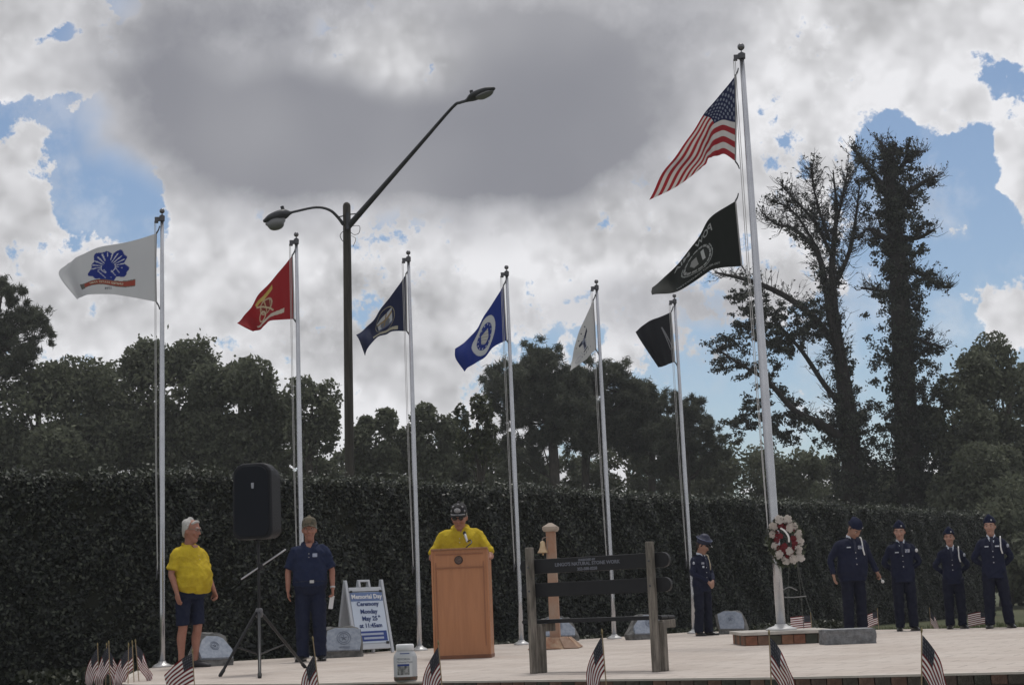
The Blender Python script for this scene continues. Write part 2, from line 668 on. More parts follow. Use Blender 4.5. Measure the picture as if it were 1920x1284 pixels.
top = obj('paving', prism(poly, -0.003, 0.0), terr_m, terrace)
rim_pts = [Vector((p.x, p.y, -0.0015)) for p in [left[1], left[0]] + front]
rim = catmull([tuple(p) for p in rim_pts], 4)
rimv, rimf = [], []
for i, p in enumerate(rim):
    q = rim[min(i + 1, len(rim) - 1)] - rim[max(i - 1, 0)]
    nrm = np.array([q[1], -q[0], 0])
    nrm /= np.linalg.norm(nrm)
    a, b = p + nrm * 0.035, p - nrm * 0.055
    for z in (0.004, -0.012):
        rimv += [Vector((a[0], a[1], z)), Vector((b[0], b[1], z))]
    if i:
        k, j = 4 * i, 4 * (i - 1)
        rimf += [(j, k, k + 1, j + 1), (j + 2, j + 3, k + 3, k + 2), (j, j + 2, k + 2, k), (j + 1, k + 1, k + 3, j + 3)]
obj('edge_nosing', (rimv, rimf), mat('nosing_stone', (0.58, 0.53, 0.48), 0.8, 0.5, 5, (0.42, 0.38, 0.34)), terrace)

# bricks of the front face
brick_cols = [(0.17, 0.10, 0.075), (0.10, 0.085, 0.07), (0.20, 0.125, 0.095), (0.075, 0.075, 0.06), (0.14, 0.10, 0.085)]
brick_mats = [mat('brick_%d' % i, c, 0.9, 0.8, 14, tuple(x * 0.5 for x in c), 0.6, 70) for i, c in enumerate(brick_cols)]
brick_me = []
for m_ in brick_mats:
    o_ = obj('brick', box((0, 0, 0), (0.108, 0.05, 0.064)), m_, terrace, bevel=0)
    brick_me.append(o_.data)
    bpy.data.objects.remove(o_)
seglen = np.r_[0, np.cumsum(np.linalg.norm(np.diff(rim, axis=0), axis=1))]
s_ = 0.06
row = 0
for row in range(3):
    s_ = 0.06 + 0.055 * (row % 2)
    while s_ < seglen[-1] - 0.1:
        i = int(np.searchsorted(seglen, s_)) - 1
        t_ = (s_ - seglen[i]) / (seglen[i + 1] - seglen[i])
        p = rim[i] * (1 - t_) + rim[i + 1] * t_
        d = rim[i + 1] - rim[i]
        a = math.atan2(d[1], d[0])
        nn = Vector((math.sin(a), -math.cos(a), 0))
        pos = Vector((p[0], p[1], -0.047 - 0.074 * row)) + nn * (0.008 + random.uniform(-.004, .004))
        if pos.x < 5.2:
            b_ = link('brick', random.choice(brick_me), terrace, loc=pos, rot=(0, random.uniform(-.01, .01), a + random.uniform(-.01, .01)))
        s_ += 0.116

# grass blades on the lawn at the right, behind the terrace and before it
gp = []
for _ in range(9000):
    gp.append((random.uniform(6.5, 13), random.uniform(23.2, 33)))
for _ in range(7000):
    gp.append((random.uniform(-5.5, 4.4), random.uniform(10.2, 15.5)))
gp = np.array([p for p in gp if not inside(*p)])
gp = gp[[not inside(x, y + .1) for x, y in gp]]
n_ = len(gp)
h_ = rng.uniform(.04, .1, n_)
an = rng.uniform(0, 6.28, n_)
bx = np.stack([np.cos(an), np.sin(an), 0 * an], 1) * .006
base = np.c_[gp, np.full(n_, GZ)]
tip = base + np.c_[rng.normal(0, .025, (n_, 2)), h_]
V_ = np.stack([base - bx, base + bx, tip + bx * .2, tip - bx * .2], 1).reshape(-1, 3)
gr = link('lawn_grass', fast_mesh('lawn_grass', V_, np.arange(4 * n_).reshape(-1, 4), leafmat('grass_blade', (0.035, 0.06, 0.015), (0.11, 0.12, 0.045), 0.6), np.repeat(rng.uniform(0, 1, n_), 4)))
gr['kind'] = 'stuff'
gr['label'] = 'short green lawn grass around the terrace edge'

# ------------------------------------------------------------------ hedge
HZ = 2.66
hedge_px = [(-260, 878), (0, 885), (300, 887), (560, 894), (740, 903), (1000, 915), (1290, 932), (1550, 945), (1700, 955), (1850, 965)]
hp = catmull([tuple(on(*p, HZ))[:2] for p in hedge_px], 6)
hl = np.r_[0, np.cumsum(np.linalg.norm(np.diff(hp, axis=0), axis=1))]
HT = 0.9


def along(s):
    i = np.clip(np.searchsorted(hl, s) - 1, 0, len(hp) - 2)
    t = ((s - hl[i]) / (hl[i + 1] - hl[i]))[..., None]
    p = hp[i] * (1 - t) + hp[i + 1] * t
    d = hp[i + 1] - hp[i]
    d = d / np.linalg.norm(d, axis=-1)[..., None]
    return p, np.stack([d[..., 1], -d[..., 0]], -1)          # point, normal towards the terrace


hedge = thing('hedge', 'long tall clipped dark green hedge running behind the whole row of flagpoles', 'hedge', tuple(np.r_[hp[20], GZ]))
ho = Vector(hedge.location)
cv, cf = [], []
for i in range(len(hp)):
    _, nn = along(np.array([min(hl[i] + .01, hl[-1] - .01)]))
    nn = nn[0]
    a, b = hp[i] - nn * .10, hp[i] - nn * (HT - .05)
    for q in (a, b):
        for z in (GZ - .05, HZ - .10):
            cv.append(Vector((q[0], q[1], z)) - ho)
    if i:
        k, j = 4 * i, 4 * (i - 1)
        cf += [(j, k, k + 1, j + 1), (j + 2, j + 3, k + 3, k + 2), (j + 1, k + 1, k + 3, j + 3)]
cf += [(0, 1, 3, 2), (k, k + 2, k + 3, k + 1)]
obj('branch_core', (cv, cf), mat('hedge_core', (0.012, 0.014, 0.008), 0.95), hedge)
NF, NTOP = 152000, 33000
s = rng.uniform(0, hl[-1], NF) ** 1.0
s = hl[-1] * (s / hl[-1]) ** 1.12
z = GZ + (HZ - GZ) * rng.uniform(0, 1, NF)
p, nn = along(s)
lump = .06 * np.sin(s * 2.1 + 1.3 * np.sin(z * 2.0)) * np.sin(z * 2.9 + s * .7) + .05 * np.sin(s * 6.3 + z * 4.7 + np.sin(s * 3.1)) + .03 * np.sin(s * 13.7 - z * 11.3 + 2 * np.sin(z * 5))
dep = lump + rng.normal(0, .035, NF) - .02
dep -= .10 * np.clip((z - (HZ - .12)) / .12, 0, 1) ** 2
pos = np.c_[p + nn * dep[:, None], z + .03 * np.sin(s * 1.7)]
b3 = np.c_[nn, np.full(NF, .55)]
VA, QA = cards(pos, .033, .018, b3, .5)
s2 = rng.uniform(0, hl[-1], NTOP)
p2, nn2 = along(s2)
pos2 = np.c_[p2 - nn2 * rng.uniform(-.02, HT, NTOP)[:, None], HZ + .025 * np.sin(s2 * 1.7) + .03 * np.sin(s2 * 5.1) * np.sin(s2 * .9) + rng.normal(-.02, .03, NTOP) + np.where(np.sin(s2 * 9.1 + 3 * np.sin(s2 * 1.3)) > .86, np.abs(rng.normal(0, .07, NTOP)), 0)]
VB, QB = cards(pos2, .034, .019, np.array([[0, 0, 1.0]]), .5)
NE = 5000                                                   # the cut end at the right
pe, ne = along(np.full(NE, hl[-1] - .001))
de = np.array([-ne[0][1], ne[0][0]])
pose = np.c_[pe - ne * rng.uniform(0, HT, NE)[:, None] + de * rng.normal(.02, .04, NE)[:, None], rng.uniform(GZ, HZ, NE)]
VC, QC = cards(pose, .040, .024)
V_ = np.vstack([VA, VB, VC]) - np.array(ho)
Q_ = np.vstack([QA, QB + len(VA), QC + len(VA) + len(VB)])
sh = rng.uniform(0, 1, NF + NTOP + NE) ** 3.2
link('foliage', fast_mesh('foliage', V_, Q_, leafmat('hedge_leaf', (0.012, 0.016, 0.015), (0.095, 0.108, 0.078), 0.45, 0.35, 0.12), np.repeat(np.where((np.arange(len(sh)) >= NF) & (np.arange(len(sh)) < NF + NTOP), .25 + .75 * rng.uniform(0, 1, len(sh)), sh * (1.0)), 4)), hedge)  # top leaves toned paler: the lit hedge top is put into their colour

# low ground cover between the terrace and the hedge foot
n_ = 16000
s = rng.uniform(2.0, hl[-1] * .62, n_)
p, nn = along(s)
off = rng.uniform(.0, 1.5, n_) ** 1.0
q = p + nn * off[:, None]
keep = np.array([not inside(a, b) and not inside(a - .05, b - .08) for a, b in q])
q = q[keep]
zz = GZ + rng.uniform(.02, .27, len(q)) * (1 - .3 * rng.uniform(0, 1, len(q)))
Vg, Qg = cards(np.c_[q, zz], .045, .03, np.array([[0, -.3, 1.0]]), .4)
gc = link('ground_cover', fast_mesh('ground_cover', Vg, Qg, leafmat('cover_leaf', (0.016, 0.022, 0.012), (0.055, 0.06, 0.032)), np.repeat(rng.uniform(0, 1, len(q)) ** 2, 4)))
gc['kind'] = 'stuff'
gc['label'] = 'low dark leafy ground cover at the foot of the hedge'

# ------------------------------------------------------------------ trees
bark_m = mat('bark', (0.07, 0.06, 0.05), 0.95, 0.9, 9, (0.03, 0.027, 0.024), 0.9, 30, stretch=(1, 1, .3))
bark_d = mat('dark_bark', (0.035, 0.03, 0.027), 0.95, 0.9, 9, (0.016, 0.014, 0.013), 0.9, 30, stretch=(1, 1, .3))
oak_m = leafmat('oak_leaf', (0.085, 0.098, 0.066), (0.19, 0.205, 0.14), .7, .2, .38)
pine_m = leafmat('pine_needle', (0.062, 0.073, 0.055), (0.15, 0.16, 0.115), .7, .2, .35)
vine_m = leafmat('vine_leaf', (0.024, 0.030, 0.024), (0.075, 0.082, 0.058), .6, .25, .15)
pale_m = leafmat('pale_leaf', (0.03, 0.04, 0.022), (0.11, 0.12, 0.06), .5, .4, .25)
k_px = 1 / FPX


def in_ball(n, lo=0.0):
    d = rng.normal(size=(n, 3))
    d /= np.linalg.norm(d, axis=1)[:, None]
    return d * (rng.uniform(lo ** 3, 1, n) ** (1 / 3))[:, None]


def broad_tree(name, label, cx, cy, rx, ry, Y, leaves=16000, nclump=90, lm=None, leaf=.10, foot=None, seed=0, airy=0.0, trunks=1, group='trees beyond the hedge', bk=None, lobes=7):
    r_ = np.random.default_rng(seed + 100)
    rd = random.Random(seed)
    C = np.array(at(cx, cy, Y))
    RX, RY = rx * Y * k_px, ry * Y * k_px
    RD = RX * .8
    fx = foot if foot is not None else cx
    F = at(fx, 1180, Y)
    F.z = GZ
    root = thing(name, label, 'tree', F, 0, group)
    # lobes make the outline uneven, clumps fill the lobes
    lob = []
    for i in range(lobes):
        a = 2 * math.pi * i / lobes + rd.uniform(-.3, .3)
        rr = rd.uniform(.45, .72)
        lob.append((np.array([math.cos(a) * rr, rd.uniform(-.5, .5), math.sin(a) * rr * (1 if math.sin(a) > 0 else .8)]), rd.uniform(.26, .42)))
    lob += [(np.array([0, 0, 0]), .62), (np.array([-.35, 0, -.35]), .45), (np.array([.35, 0, -.35]), .45), (np.array([0, 0, -.55]), .5)]
    cl = []
    for i in range(nclump):
        c0, r0 = lob[r_.integers(len(lob))]
        d = r_.normal(size=3)
        d /= np.linalg.norm(d)
        cl.append(c0 + d * r0 * r_.uniform(.35, 1.0))
    cl = np.array(cl) * np.array([RX, RD, RY]) + C
    crad = (RX + RY) / 2 * r_.uniform(.06, .17, nclump)
    idx = r_.integers(0, nclump, leaves)
    d = r_.normal(size=(leaves, 3))
    d /= np.linalg.norm(d, axis=1)[:, None]
    rr = np.abs(r_.normal(0, .62, leaves))
    P = cl[idx] + d * (rr * crad[idx])[:, None] * np.array([1.15, 1.15, .8])
    if not airy:                                              # loose fill so that the mass closes
        fi = r_.uniform(0, 1, leaves) < .45
        li = r_.integers(0, len(lob), leaves)
        lc, lr = np.array([q[0] for q in lob]), np.array([q[1] for q in lob])
        fr = r_.uniform(.25, 1.0, leaves) ** (1 / 2.2)
        Pf = (lc[li] + d * (fr * lr[li] * 1.04)[:, None]) * np.array([RX, RD, RY]) + C
        P = np.where(fi[:, None], Pf, P)
    P = P[P[:, 2] > GZ + .5]
    tone = np.clip(.35 * r_.uniform(0, 1, nclump)[idx][:len(P)] + .65 * r_.uniform(0, 1, leaves)[:len(P)] ** 1.8, 0, 1)
    V, Q = cards(P - np.array(F), leaf, leaf * .55)
    # trunk and limbs
    gs = []
    for k in range(trunks):
        ox = (k - (trunks - 1) / 2) * RX * .35
        b0 = Vector((ox * .6, rd.uniform(-.2, .2), -.1))
        tp = Vector(C) - F + Vector((ox, 0, RY * .15))
        mid = b0.lerp(tp, .5) + Vector((rd.uniform(-.25, .25), 0, 0))
        r0 = .05 + .028 * (RX + RY)
        gs.append(limb([b0, b0.lerp(mid, .5), mid, tp], [r0 * 1.25, r0, r0 * .8, r0 * .4], 8, 3))
        for j in range(11):
            c = Vector(cl[rd.randrange(nclump)]) - F
            s0 = b0.lerp(tp, rd.uniform(.45, .95))
            m0 = s0.lerp(c, .5) + Vector((0, 0, rd.uniform(-.1, .35)))
            gs.append(limb([s0, m0, c], [r0 * .38, r0 * .22, r0 * .07], 5, 3))
    obj('trunk', gs, bk or bark_m, root, True)
    link('crown', fast_mesh('crown', V, Q, lm or oak_m, np.repeat(tone, 4)), root)
    return root


broad_tree('oak_tree', 'broad dark oak filling the left behind the hedge, beside the pine at the edge', 70, 792, 200, 156, 58, 50000, 220, seed=1, foot=110)
broad_tree('oak_tree', 'tallest rounded oak behind the leftmost flagpole', 300, 765, 165, 150, 60, 50000, 220, seed=2, foot=310)
broad_tree('oak_tree', 'oak with lacy right side between the two leftmost flagpoles', 450, 775, 120, 130, 59, 40000, 170, seed=3, foot=440)
broad_tree('oak_tree', 'thin open-crowned oak rising behind the second flagpole from the left', 585, 775, 68, 95, 57, 11000, 70, seed=4, foot=590, leaf=.09)
broad_tree('oak_tree', 'small oak just right of the street lamp pole', 705, 838, 66, 75, 60, 13000, 80, seed=5, foot=700)
broad_tree('oak_tree', 'small dense oak behind the third flagpole from the left', 805, 835, 66, 78, 60, 18000, 80, seed=6, foot=800)
broad_tree('small_tree', 'sparse pale-leaved small tree left of the central pines', 895, 805, 48, 78, 52, 4200, 60, lm=pale_m, seed=7, foot=900, leaf=.085)
broad_tree('leafy_tree', 'bushy tree with a tall leafy top at the right edge', 1895, 790, 130, 195, 62, 44000, 190, seed=8, foot=1890, lm=oak_m)
broad_tree('leafy_tree', 'open see-through tree between the thick vine-clad trunk and the right edge', 1790, 800, 80, 105, 60, 12000, 110, seed=9, foot=1800)
broad_tree('leafy_tree', 'low spreading dark tree just beyond the far right end of the hedge', 1850, 920, 125, 95, 58, 30000, 120, seed=10, foot=1850)


def pine(name, label, px_trunk, clumps, Y, seed, nl=420, rad=30, leaf=.16, wid=.02, group='pines beyond the hedge', tr=.16):
    """Long-needled pine: bare trunk, tufts of needles at the ends of limbs."""
    rd = random.Random(seed)
    pts = [at(x, y, Y) for x, y in px_trunk]
    F = pts[0].copy()
    F.z = GZ
    root = thing(name, label, 'tree', F, 0, group)
    tp = [F] + pts[1:]
    n = len(tp)
    gs = [limb([p - F for p in tp], [tr * (1.1 - .85 * i / (n - 1)) for i in range(n)], 8, 4)]
    Cs, tn = [], []
    for (x, y, r) in clumps:
        yy = Y + rd.uniform(-1, 1) * r * Y * k_px * 1.4
        c = at(x, y, yy)
        # limb from the trunk a little below the tuft
        tt = min(tp, key=lambda q: abs(q.z - (c.z - .5)) + .2 * abs(q.x - c.x))
        m0 = tt.lerp(c, .55) + Vector((0, 0, -.15))
        gs.append(limb([tt - F, m0 - F, c - F], [.05, .035, .015], 5, 3))
        R_ = r * Y * k_px
        k = max(5, int(11 * (r / 25) ** 1.5))
        for j in range(k):
            o = np.array([rd.gauss(0, .62), rd.gauss(0, .6), rd.gauss(0, .42)]) * R_
            tuft = np.array(c) + o
            m = int(nl * (r / 30) ** 2 / k * rd.uniform(.8, 1.3)) + 30
            d = rng.normal(size=(m, 3)) * R_ * .15
            Cs.append(tuft + d)
            tn.append(np.clip(rng.uniform(0, .8, m) * rd.uniform(.6, 1.2), 0, 1))
    P = np.vstack(Cs)
    V, Q = cards(P - np.array(F), leaf, wid)
    obj('trunk', gs, bark_m, root, True)
    link('crown', fast_mesh('crown', V, Q, pine_m, np.repeat(np.concatenate(tn), 4)), root)
    return root


def scat(n, cx, cy, rx, ry, r0, r1, seed, fn=None):
    rd = random.Random(seed)
    o = []
    while len(o) < n:
        a, q = rd.uniform(0, 6.283), math.sqrt(rd.uniform(0, 1))
        x, y = cx + rx * q * math.cos(a), cy + ry * q * math.sin(a)
        if fn is None or fn(x, y):
            o.append((x, y, rd.uniform(r0, r1)))
    return o


pine('pine_tree', 'pine cut off by the left edge, standing above the oaks', [(-30, 1180), (-25, 800), (-10, 640), (5, 540)],
     scat(30, 0, 610, 70, 85, 16, 28, 21) + [(0, 535, 16), (45, 590, 20), (70, 630, 22), (60, 665, 24), (20, 690, 30), (-30, 640, 40), (-20, 700, 45)], 58, 31, 420)
pine('pine_tree', 'tallest central pine with a bare grey trunk, between fourth and fifth flagpoles', [(1040, 1180), (1040, 900), (1032, 790), (1020, 700), (1010, 668)],
     scat(40, 1005, 745, 85, 80, 20, 34, 22) + [(1000, 665, 22), (1030, 668, 22), (960, 690, 24), (930, 710, 20), (1070, 700, 24), (985, 700, 30), (925, 770, 24), (960, 840, 34), (1000, 860, 30)], 66, 32, 800, tr=.26)
pine('pine_tree', 'pine crown directly behind the fifth flagpole from the left', [(1105, 1180), (1098, 900), (1100, 800), (1120, 720), (1130, 690)],
     scat(36, 1130, 770, 70, 75, 20, 32, 23) + [(1130, 690, 24), (1165, 692, 24), (1105, 715, 24), (1190, 735, 22), (1090, 800, 26)], 68, 33, 800, tr=.2)
pine('pine_tree', 'rounded pine crown just left of the shorter black flag pole, lower than its neighbours', [(1225, 1180), (1222, 900), (1225, 800), (1215, 745)],
     scat(30, 1205, 795, 55, 70, 20, 30, 24) + [(1205, 725, 22), (1225, 750, 22)], 70, 34, 800, tr=.2)
pine('pine_tree', 'rightmost rounded pine crown below the smaller dark flag', [(1290, 1180), (1288, 900), (1285, 820), (1280, 760)],
     scat(34, 1285, 820, 60, 75, 18, 28, 25) + [(1270, 745, 20), (1300, 755, 20), (1320, 790, 20), (1335, 820, 16)], 67, 35, 760, tr=.18)


# understory that closes the view between trunks: reads as one mass
def mass(lst, leaf=.11):
    Ps, tn = [], []
    for (cx, cy, rx, ry, Y, n) in lst:
        c = np.array(at(cx, cy, Y))
        nc = max(8, n // 160)
        cc = in_ball(nc) * np.array([rx * Y * k_px, 2.5, ry * Y * k_px]) + c
        id_ = rng.integers(0, nc, n)
        P = cc[id_] + in_ball(n) * (ry * Y * k_px * .36)
        Ps.append(P)
        tn.append(np.clip(.4 * rng.uniform(0, 1, nc)[id_] + .6 * rng.uniform(0, 1, n) ** 2, 0, 1))
    P = np.vstack(Ps)
    t = np.concatenate(tn)
    k = P[:, 2] > GZ
    V, Q = cards(P[k], leaf, leaf * .55)
    return fast_mesh('understory', V, Q, oak_m, np.repeat(t[k], 4))


us = link('understory', mass([
    (60, 870, 140, 70, 64, 9000), (220, 880, 160, 70, 66, 9000), (400, 880, 130, 60, 64, 8000), (540, 885, 90, 40, 64, 5000), (640, 885, 70, 40, 66, 4000), (740, 890, 90, 34, 66, 5000),
    (860, 890, 90, 42, 66, 5200), (950, 880, 80, 55, 70, 5200), (1060, 900, 100, 45, 74, 5500), (1180, 890, 90, 55, 74, 5500), (1290, 905, 90, 60, 74, 5500), (1400, 900, 100, 62, 72, 7000),
    (1490, 915, 70, 60, 70, 5500), (1560, 910, 80, 50, 72, 4500), (1640, 925, 60, 50, 74, 5000), (1690, 930, 60, 50, 66, 4000), (1760, 940, 70, 60, 64, 5200), (1900, 1000, 60, 90, 56, 8000), (1890, 1060, 70, 50, 54, 9000), (1960, 1070, 90, 60, 62, 9000), (1880, 1085, 120, 22, 70, 8000), (1980, 980, 90, 110, 60, 5000)]))
us['kind'] = 'stuff'
us['label'] = 'dark mass of brush between the tree trunks beyond the hedge'


def vine_tree(label, lines, wraps, Y, seed, twigs, tuft=None, nleaf=30, foot=None):
    """Dead-topped tree overgrown with creeper: limbs, fine twigs, leaves hugging the wood."""
    rd = random.Random(seed)
    F = at(lines[0][0][0], 1170, Y)
    F.z = GZ
    root = thing('vine_covered_tree', label, 'tree', F, 0, 'vine-covered trees at the right')
    gs, tw, LP = [], [], []
    for li, ln in enumerate(lines):
        dy = 0.0
        pts, rr = [], []
        for i, (x, y, r) in enumerate(ln):
            p = at(x, y, Y + dy)
            if li:
                dy += rd.uniform(-.5, .5)
            pts.append(p)
            rr.append(r * Y * k_px)
        if li == 0:
            pts[0] = F + Vector((0, 0, -.1))
        gs.append(limb([p - F for p in pts], rr, 7, 4))
        fine = catmull([tuple(p) + (q,) for p, q in zip(pts, rr)], 8)
        for i in range(len(fine) - 1):
            p, q = Vector(fine[i][:3]), Vector(fine[i + 1][:3])
            tdir = (q - p).normalized()
            hpx = i / len(fine)
            dens = twigs[li] if li < len(twigs) else 0
            for _ in range(int(dens) + (rd.random() < dens % 1)):
                a = Vector((rd.gauss(0, 1), rd.gauss(0, .8), rd.gauss(.25, .6))).normalized()
                d0 = (tdir * .5 + a * .9).normalized()
                L = rd.uniform(.35, 1.1) * (1.1 - .4 * hpx)
                s0 = p.lerp(q, rd.random())
                m1 = s0 + d0 * L * .5
                m2 = m1 + (d0 + Vector((0, 0, .7))).normalized() * L * .5
                tw.append(limb([s0 - F, m1 - F, m2 - F], [.018, .012, .005], 3, 2, flat_ends=True))
                for _k in range(2):
                    b0 = s0.lerp(m2, rd.uniform(.3, .9))
                    e0 = b0 + (d0 + Vector((rd.gauss(0, .8), rd.gauss(0, .8), rd.gauss(.5, .5)))).normalized() * L * .4
                    tw.append(limb([b0 - F, e0 - F], [.009, .004], 3, 1, flat_ends=True))
                    for _j in range(rd.randint(0, 2)):
                        LP.append(b0.lerp(e0, rd.random()) + Vector((rd.gauss(0, .05), rd.gauss(0, .05), rd.gauss(0, .05))))
    P = [np.array(LP)]
    for (x0, y0, x1, y1, r0, r1, n) in wraps:                      # creeper along a line, radius in picture scale
        t = rng.uniform(0, 1, n)
        A, B = np.array(at(x0, y0, Y)), np.array(at(x1, y1, Y))
        rad = (r0 + (r1 - r0) * t) * Y * k_px
        u = rng.normal(size=(n, 3))
        u /= np.linalg.norm(u, axis=1)[:, None]
        # shaggy: radius varies with height in clumps
        nc = max(6, n // 55)
        tc_ = rng.uniform(0, 1, nc)
        uc = rng.normal(size=(nc, 3)) * np.array([1, 1, .35])
        uc /= np.linalg.norm(uc, axis=1)[:, None]
        rc = (r0 + (r1 - r0) * tc_) * Y * k_px
        reach = np.abs(rng.normal(.1, .42, nc))
        reach = np.where(rng.uniform(0, 1, nc) < .12, rng.uniform(.8, 1.35, nc), np.clip(reach, .05, 1.0))
        cc = A + (B - A) * tc_[:, None] + uc * (rc * reach)[:, None]
        ci = rng.integers(0, nc, n)
        sg = (.07 + .10 * rng.uniform(0, 1, nc))[ci]
        P.append(cc[ci] + u * (sg * np.abs(rng.normal(1, .5, n)))[:, None] * np.array([1.3, 1.3, .8]) + np.array([[0, 0, -1.0]]) * (np.abs(rng.normal(0, .08, n)))[:, None])
    if tuft:
        for (x, y, r) in tuft:
            c = np.array(at(x, y, Y + rd.uniform(-.8, .8)))
            for _q in range(3):
                m = int(4.5 * r)
                c2 = c + rng.normal(size=3) * r * Y * k_px * .8
                P.append(c2 + rng.normal(size=(m, 3)) * r * Y * k_px * .38 * np.array([1.2, 1, .7]))
    P = np.vstack(P)
    V, Q = cards(P - np.array(F), .066, .036)
    obj('trunk', gs, bark_d, root, True)
    if tw:
        obj('twigs', tw, bark_d, root)
    link('vine_leaves', fast_mesh('vine_leaves', V, Q, vine_m, np.repeat(rng.uniform(0, 1, len(P)) ** 1.6, 4)), root)
    return root


vine_tree('forked dead-topped tree with bare twiggy crown, left of the two vine-covered trees',
          [[(1600, 1170, 20), (1597, 900, 19), (1590, 780, 17), (1578, 690, 13), (1566, 600, 9), (1560, 500, 6.5), (1568, 400, 3.5), (1562, 320, 1.2)],
           [(1578, 690, 8), (1558, 600, 7), (1545, 520, 6), (1530, 470, 5), (1490, 430, 3.4), (1455, 420, 2.4), (1428, 398, 1)],
           [(1575, 660, 8), (1530, 600, 7), (1480, 560, 6), (1430, 535, 5), (1390, 522, 4), (1345, 512, 2)],
           [(1562, 540, 5), (1590, 480, 4.2), (1603, 420, 3), (1612, 345, 1.2)],
           [(1560, 480, 4), (1530, 420, 3.2), (1500, 385, 2.2), (1466, 348, 1)],
           [(1555, 450, 3.6), (1538, 400, 2.6), (1525, 350, 1.8), (1520, 308, .9)],
           [(1590, 830, 9), (1540, 795, 7), (1490, 770, 6), (1440, 715, 4.5), (1400, 690, 3), (1345, 655, 2)],
           [(1585, 770, 6), (1545, 720, 5), (1505, 660, 4), (1470, 620, 3), (1450, 600, 2)],
           [(1535, 470, 3), (1490, 400, 2), (1448, 376, 1)], [(1568, 420, 3), (1580, 370, 2), (1590, 315, .9)]],
          [(1602, 950, 1588, 770, 68, 46, 15000), (1592, 790, 1574, 650, 42, 30, 5200), (1572, 650, 1560, 520, 18, 13, 1700), (1560, 520, 1566, 380, 13, 8, 700), (1560, 600, 1530, 470, 15, 10, 900), (1530, 470, 1455, 410, 7, 6, 250), (1570, 655, 1400, 525, 16, 9, 1100), (1562, 540, 1605, 420, 7, 5, 160),
           (1590, 830, 1440, 715, 14, 12, 1000), (1540, 800, 1480, 770, 24, 24, 700), (1605, 800, 1625, 900, 14, 20, 900)],
          60, 41, [1.6, 4.5, 2.6, 6, 7, 7, 1.4, 1.4, 7.5, 7.5],
          tuft=scat(44, 1415, 650, 80, 60, 7, 14, 51) + scat(30, 1440, 790, 75, 45, 7, 13, 52) + scat(26, 1500, 610, 50, 50, 6, 12, 54) + scat(14, 1400, 570, 50, 30, 6, 10, 53))
vine_tree('tall trunk thickly wrapped in creeper from base to top, right of the forked one',
          [[(1712, 1170, 26), (1708, 940, 24), (1700, 800, 22), (1692, 650, 20), (1684, 500, 17), (1675, 400, 13), (1668, 310, 8), (1680, 270, 3)],
           [(1684, 500, 7), (1720, 510, 5), (1755, 532, 4), (1782, 540, 2)], [(1676, 400, 7), (1705, 360, 5), (1735, 340, 4), (1758, 330, 2)],
           [(1672, 380, 8), (1640, 330, 6), (1615, 300, 4), (1602, 278, 2)], [(1672, 340, 6), (1700, 300, 4), (1725, 285, 2)], [(1668, 330, 5), (1660, 290, 3), (1650, 265, 2)],
           [(1684, 470, 6), (1650, 440, 5), (1625, 430, 3), (1610, 450, 2)], [(1690, 620, 6), (1730, 640, 4), (1765, 650, 2)], [(1692, 560, 5), (1650, 545, 4), (1615, 540, 2)], [(1690, 450, 5), (1725, 445, 4), (1752, 430, 2)]],
          [(1712, 960, 1702, 800, 78, 68, 19000), (1702, 810, 1696, 650, 66, 58, 16000), (1696, 660, 1688, 500, 60, 52, 13500), (1688, 510, 1676, 380, 54, 52, 11500), (1676, 400, 1668, 280, 62, 48, 8000),
           (1684, 500, 1775, 540, 14, 8, 500), (1676, 400, 1750, 335, 16, 9, 600), (1672, 380, 1605, 285, 20, 12, 800), (1668, 330, 1720, 280, 22, 12, 500), (1684, 470, 1620, 440, 20, 16, 700), (1690, 640, 1760, 655, 18, 10, 500), (1690, 760, 1770, 770, 26, 12, 700), (1692, 560, 1620, 545, 12, 8, 350)],
          60, 42, [2.5, 3.5, 3.6, 4.5, 4.5, 4.5, 3.4, 2.6, 2.6, 2.6])

# ================================================================== FLAGPOLES
alu = mat('brushed_aluminium', (0.55, 0.56, 0.59), 0.27, 0.5, 2, (0.36, 0.37, 0.40), metal=0.95)
alu_d = mat('dull_cast_metal', (0.10, 0.10, 0.11), 0.5, metal=0.6)
rope_m = mat('halyard_rope', (0.55, 0.55, 0.55), 0.9)
pole_px = [((304, 1250), (303, 412), 'leftmost flagpole, carrying the white flag with the blue emblem'),
           ((568, 1234), (558, 455), 'second flagpole from the left, carrying the red flag'),
           ((787, 1219), (767, 488), 'third flagpole from the left, carrying the navy blue flag with the pale panel'),
           ((978, 1208), (950, 515), 'flagpole carrying the bright royal blue flag'),
           ((1152, 1197), (1119, 541), 'flagpole carrying the narrow white flag with dark print'),
           ((1302, 1187), (1263, 567), 'flagpole carrying the small plain dark flag, rightmost of the equal row')]


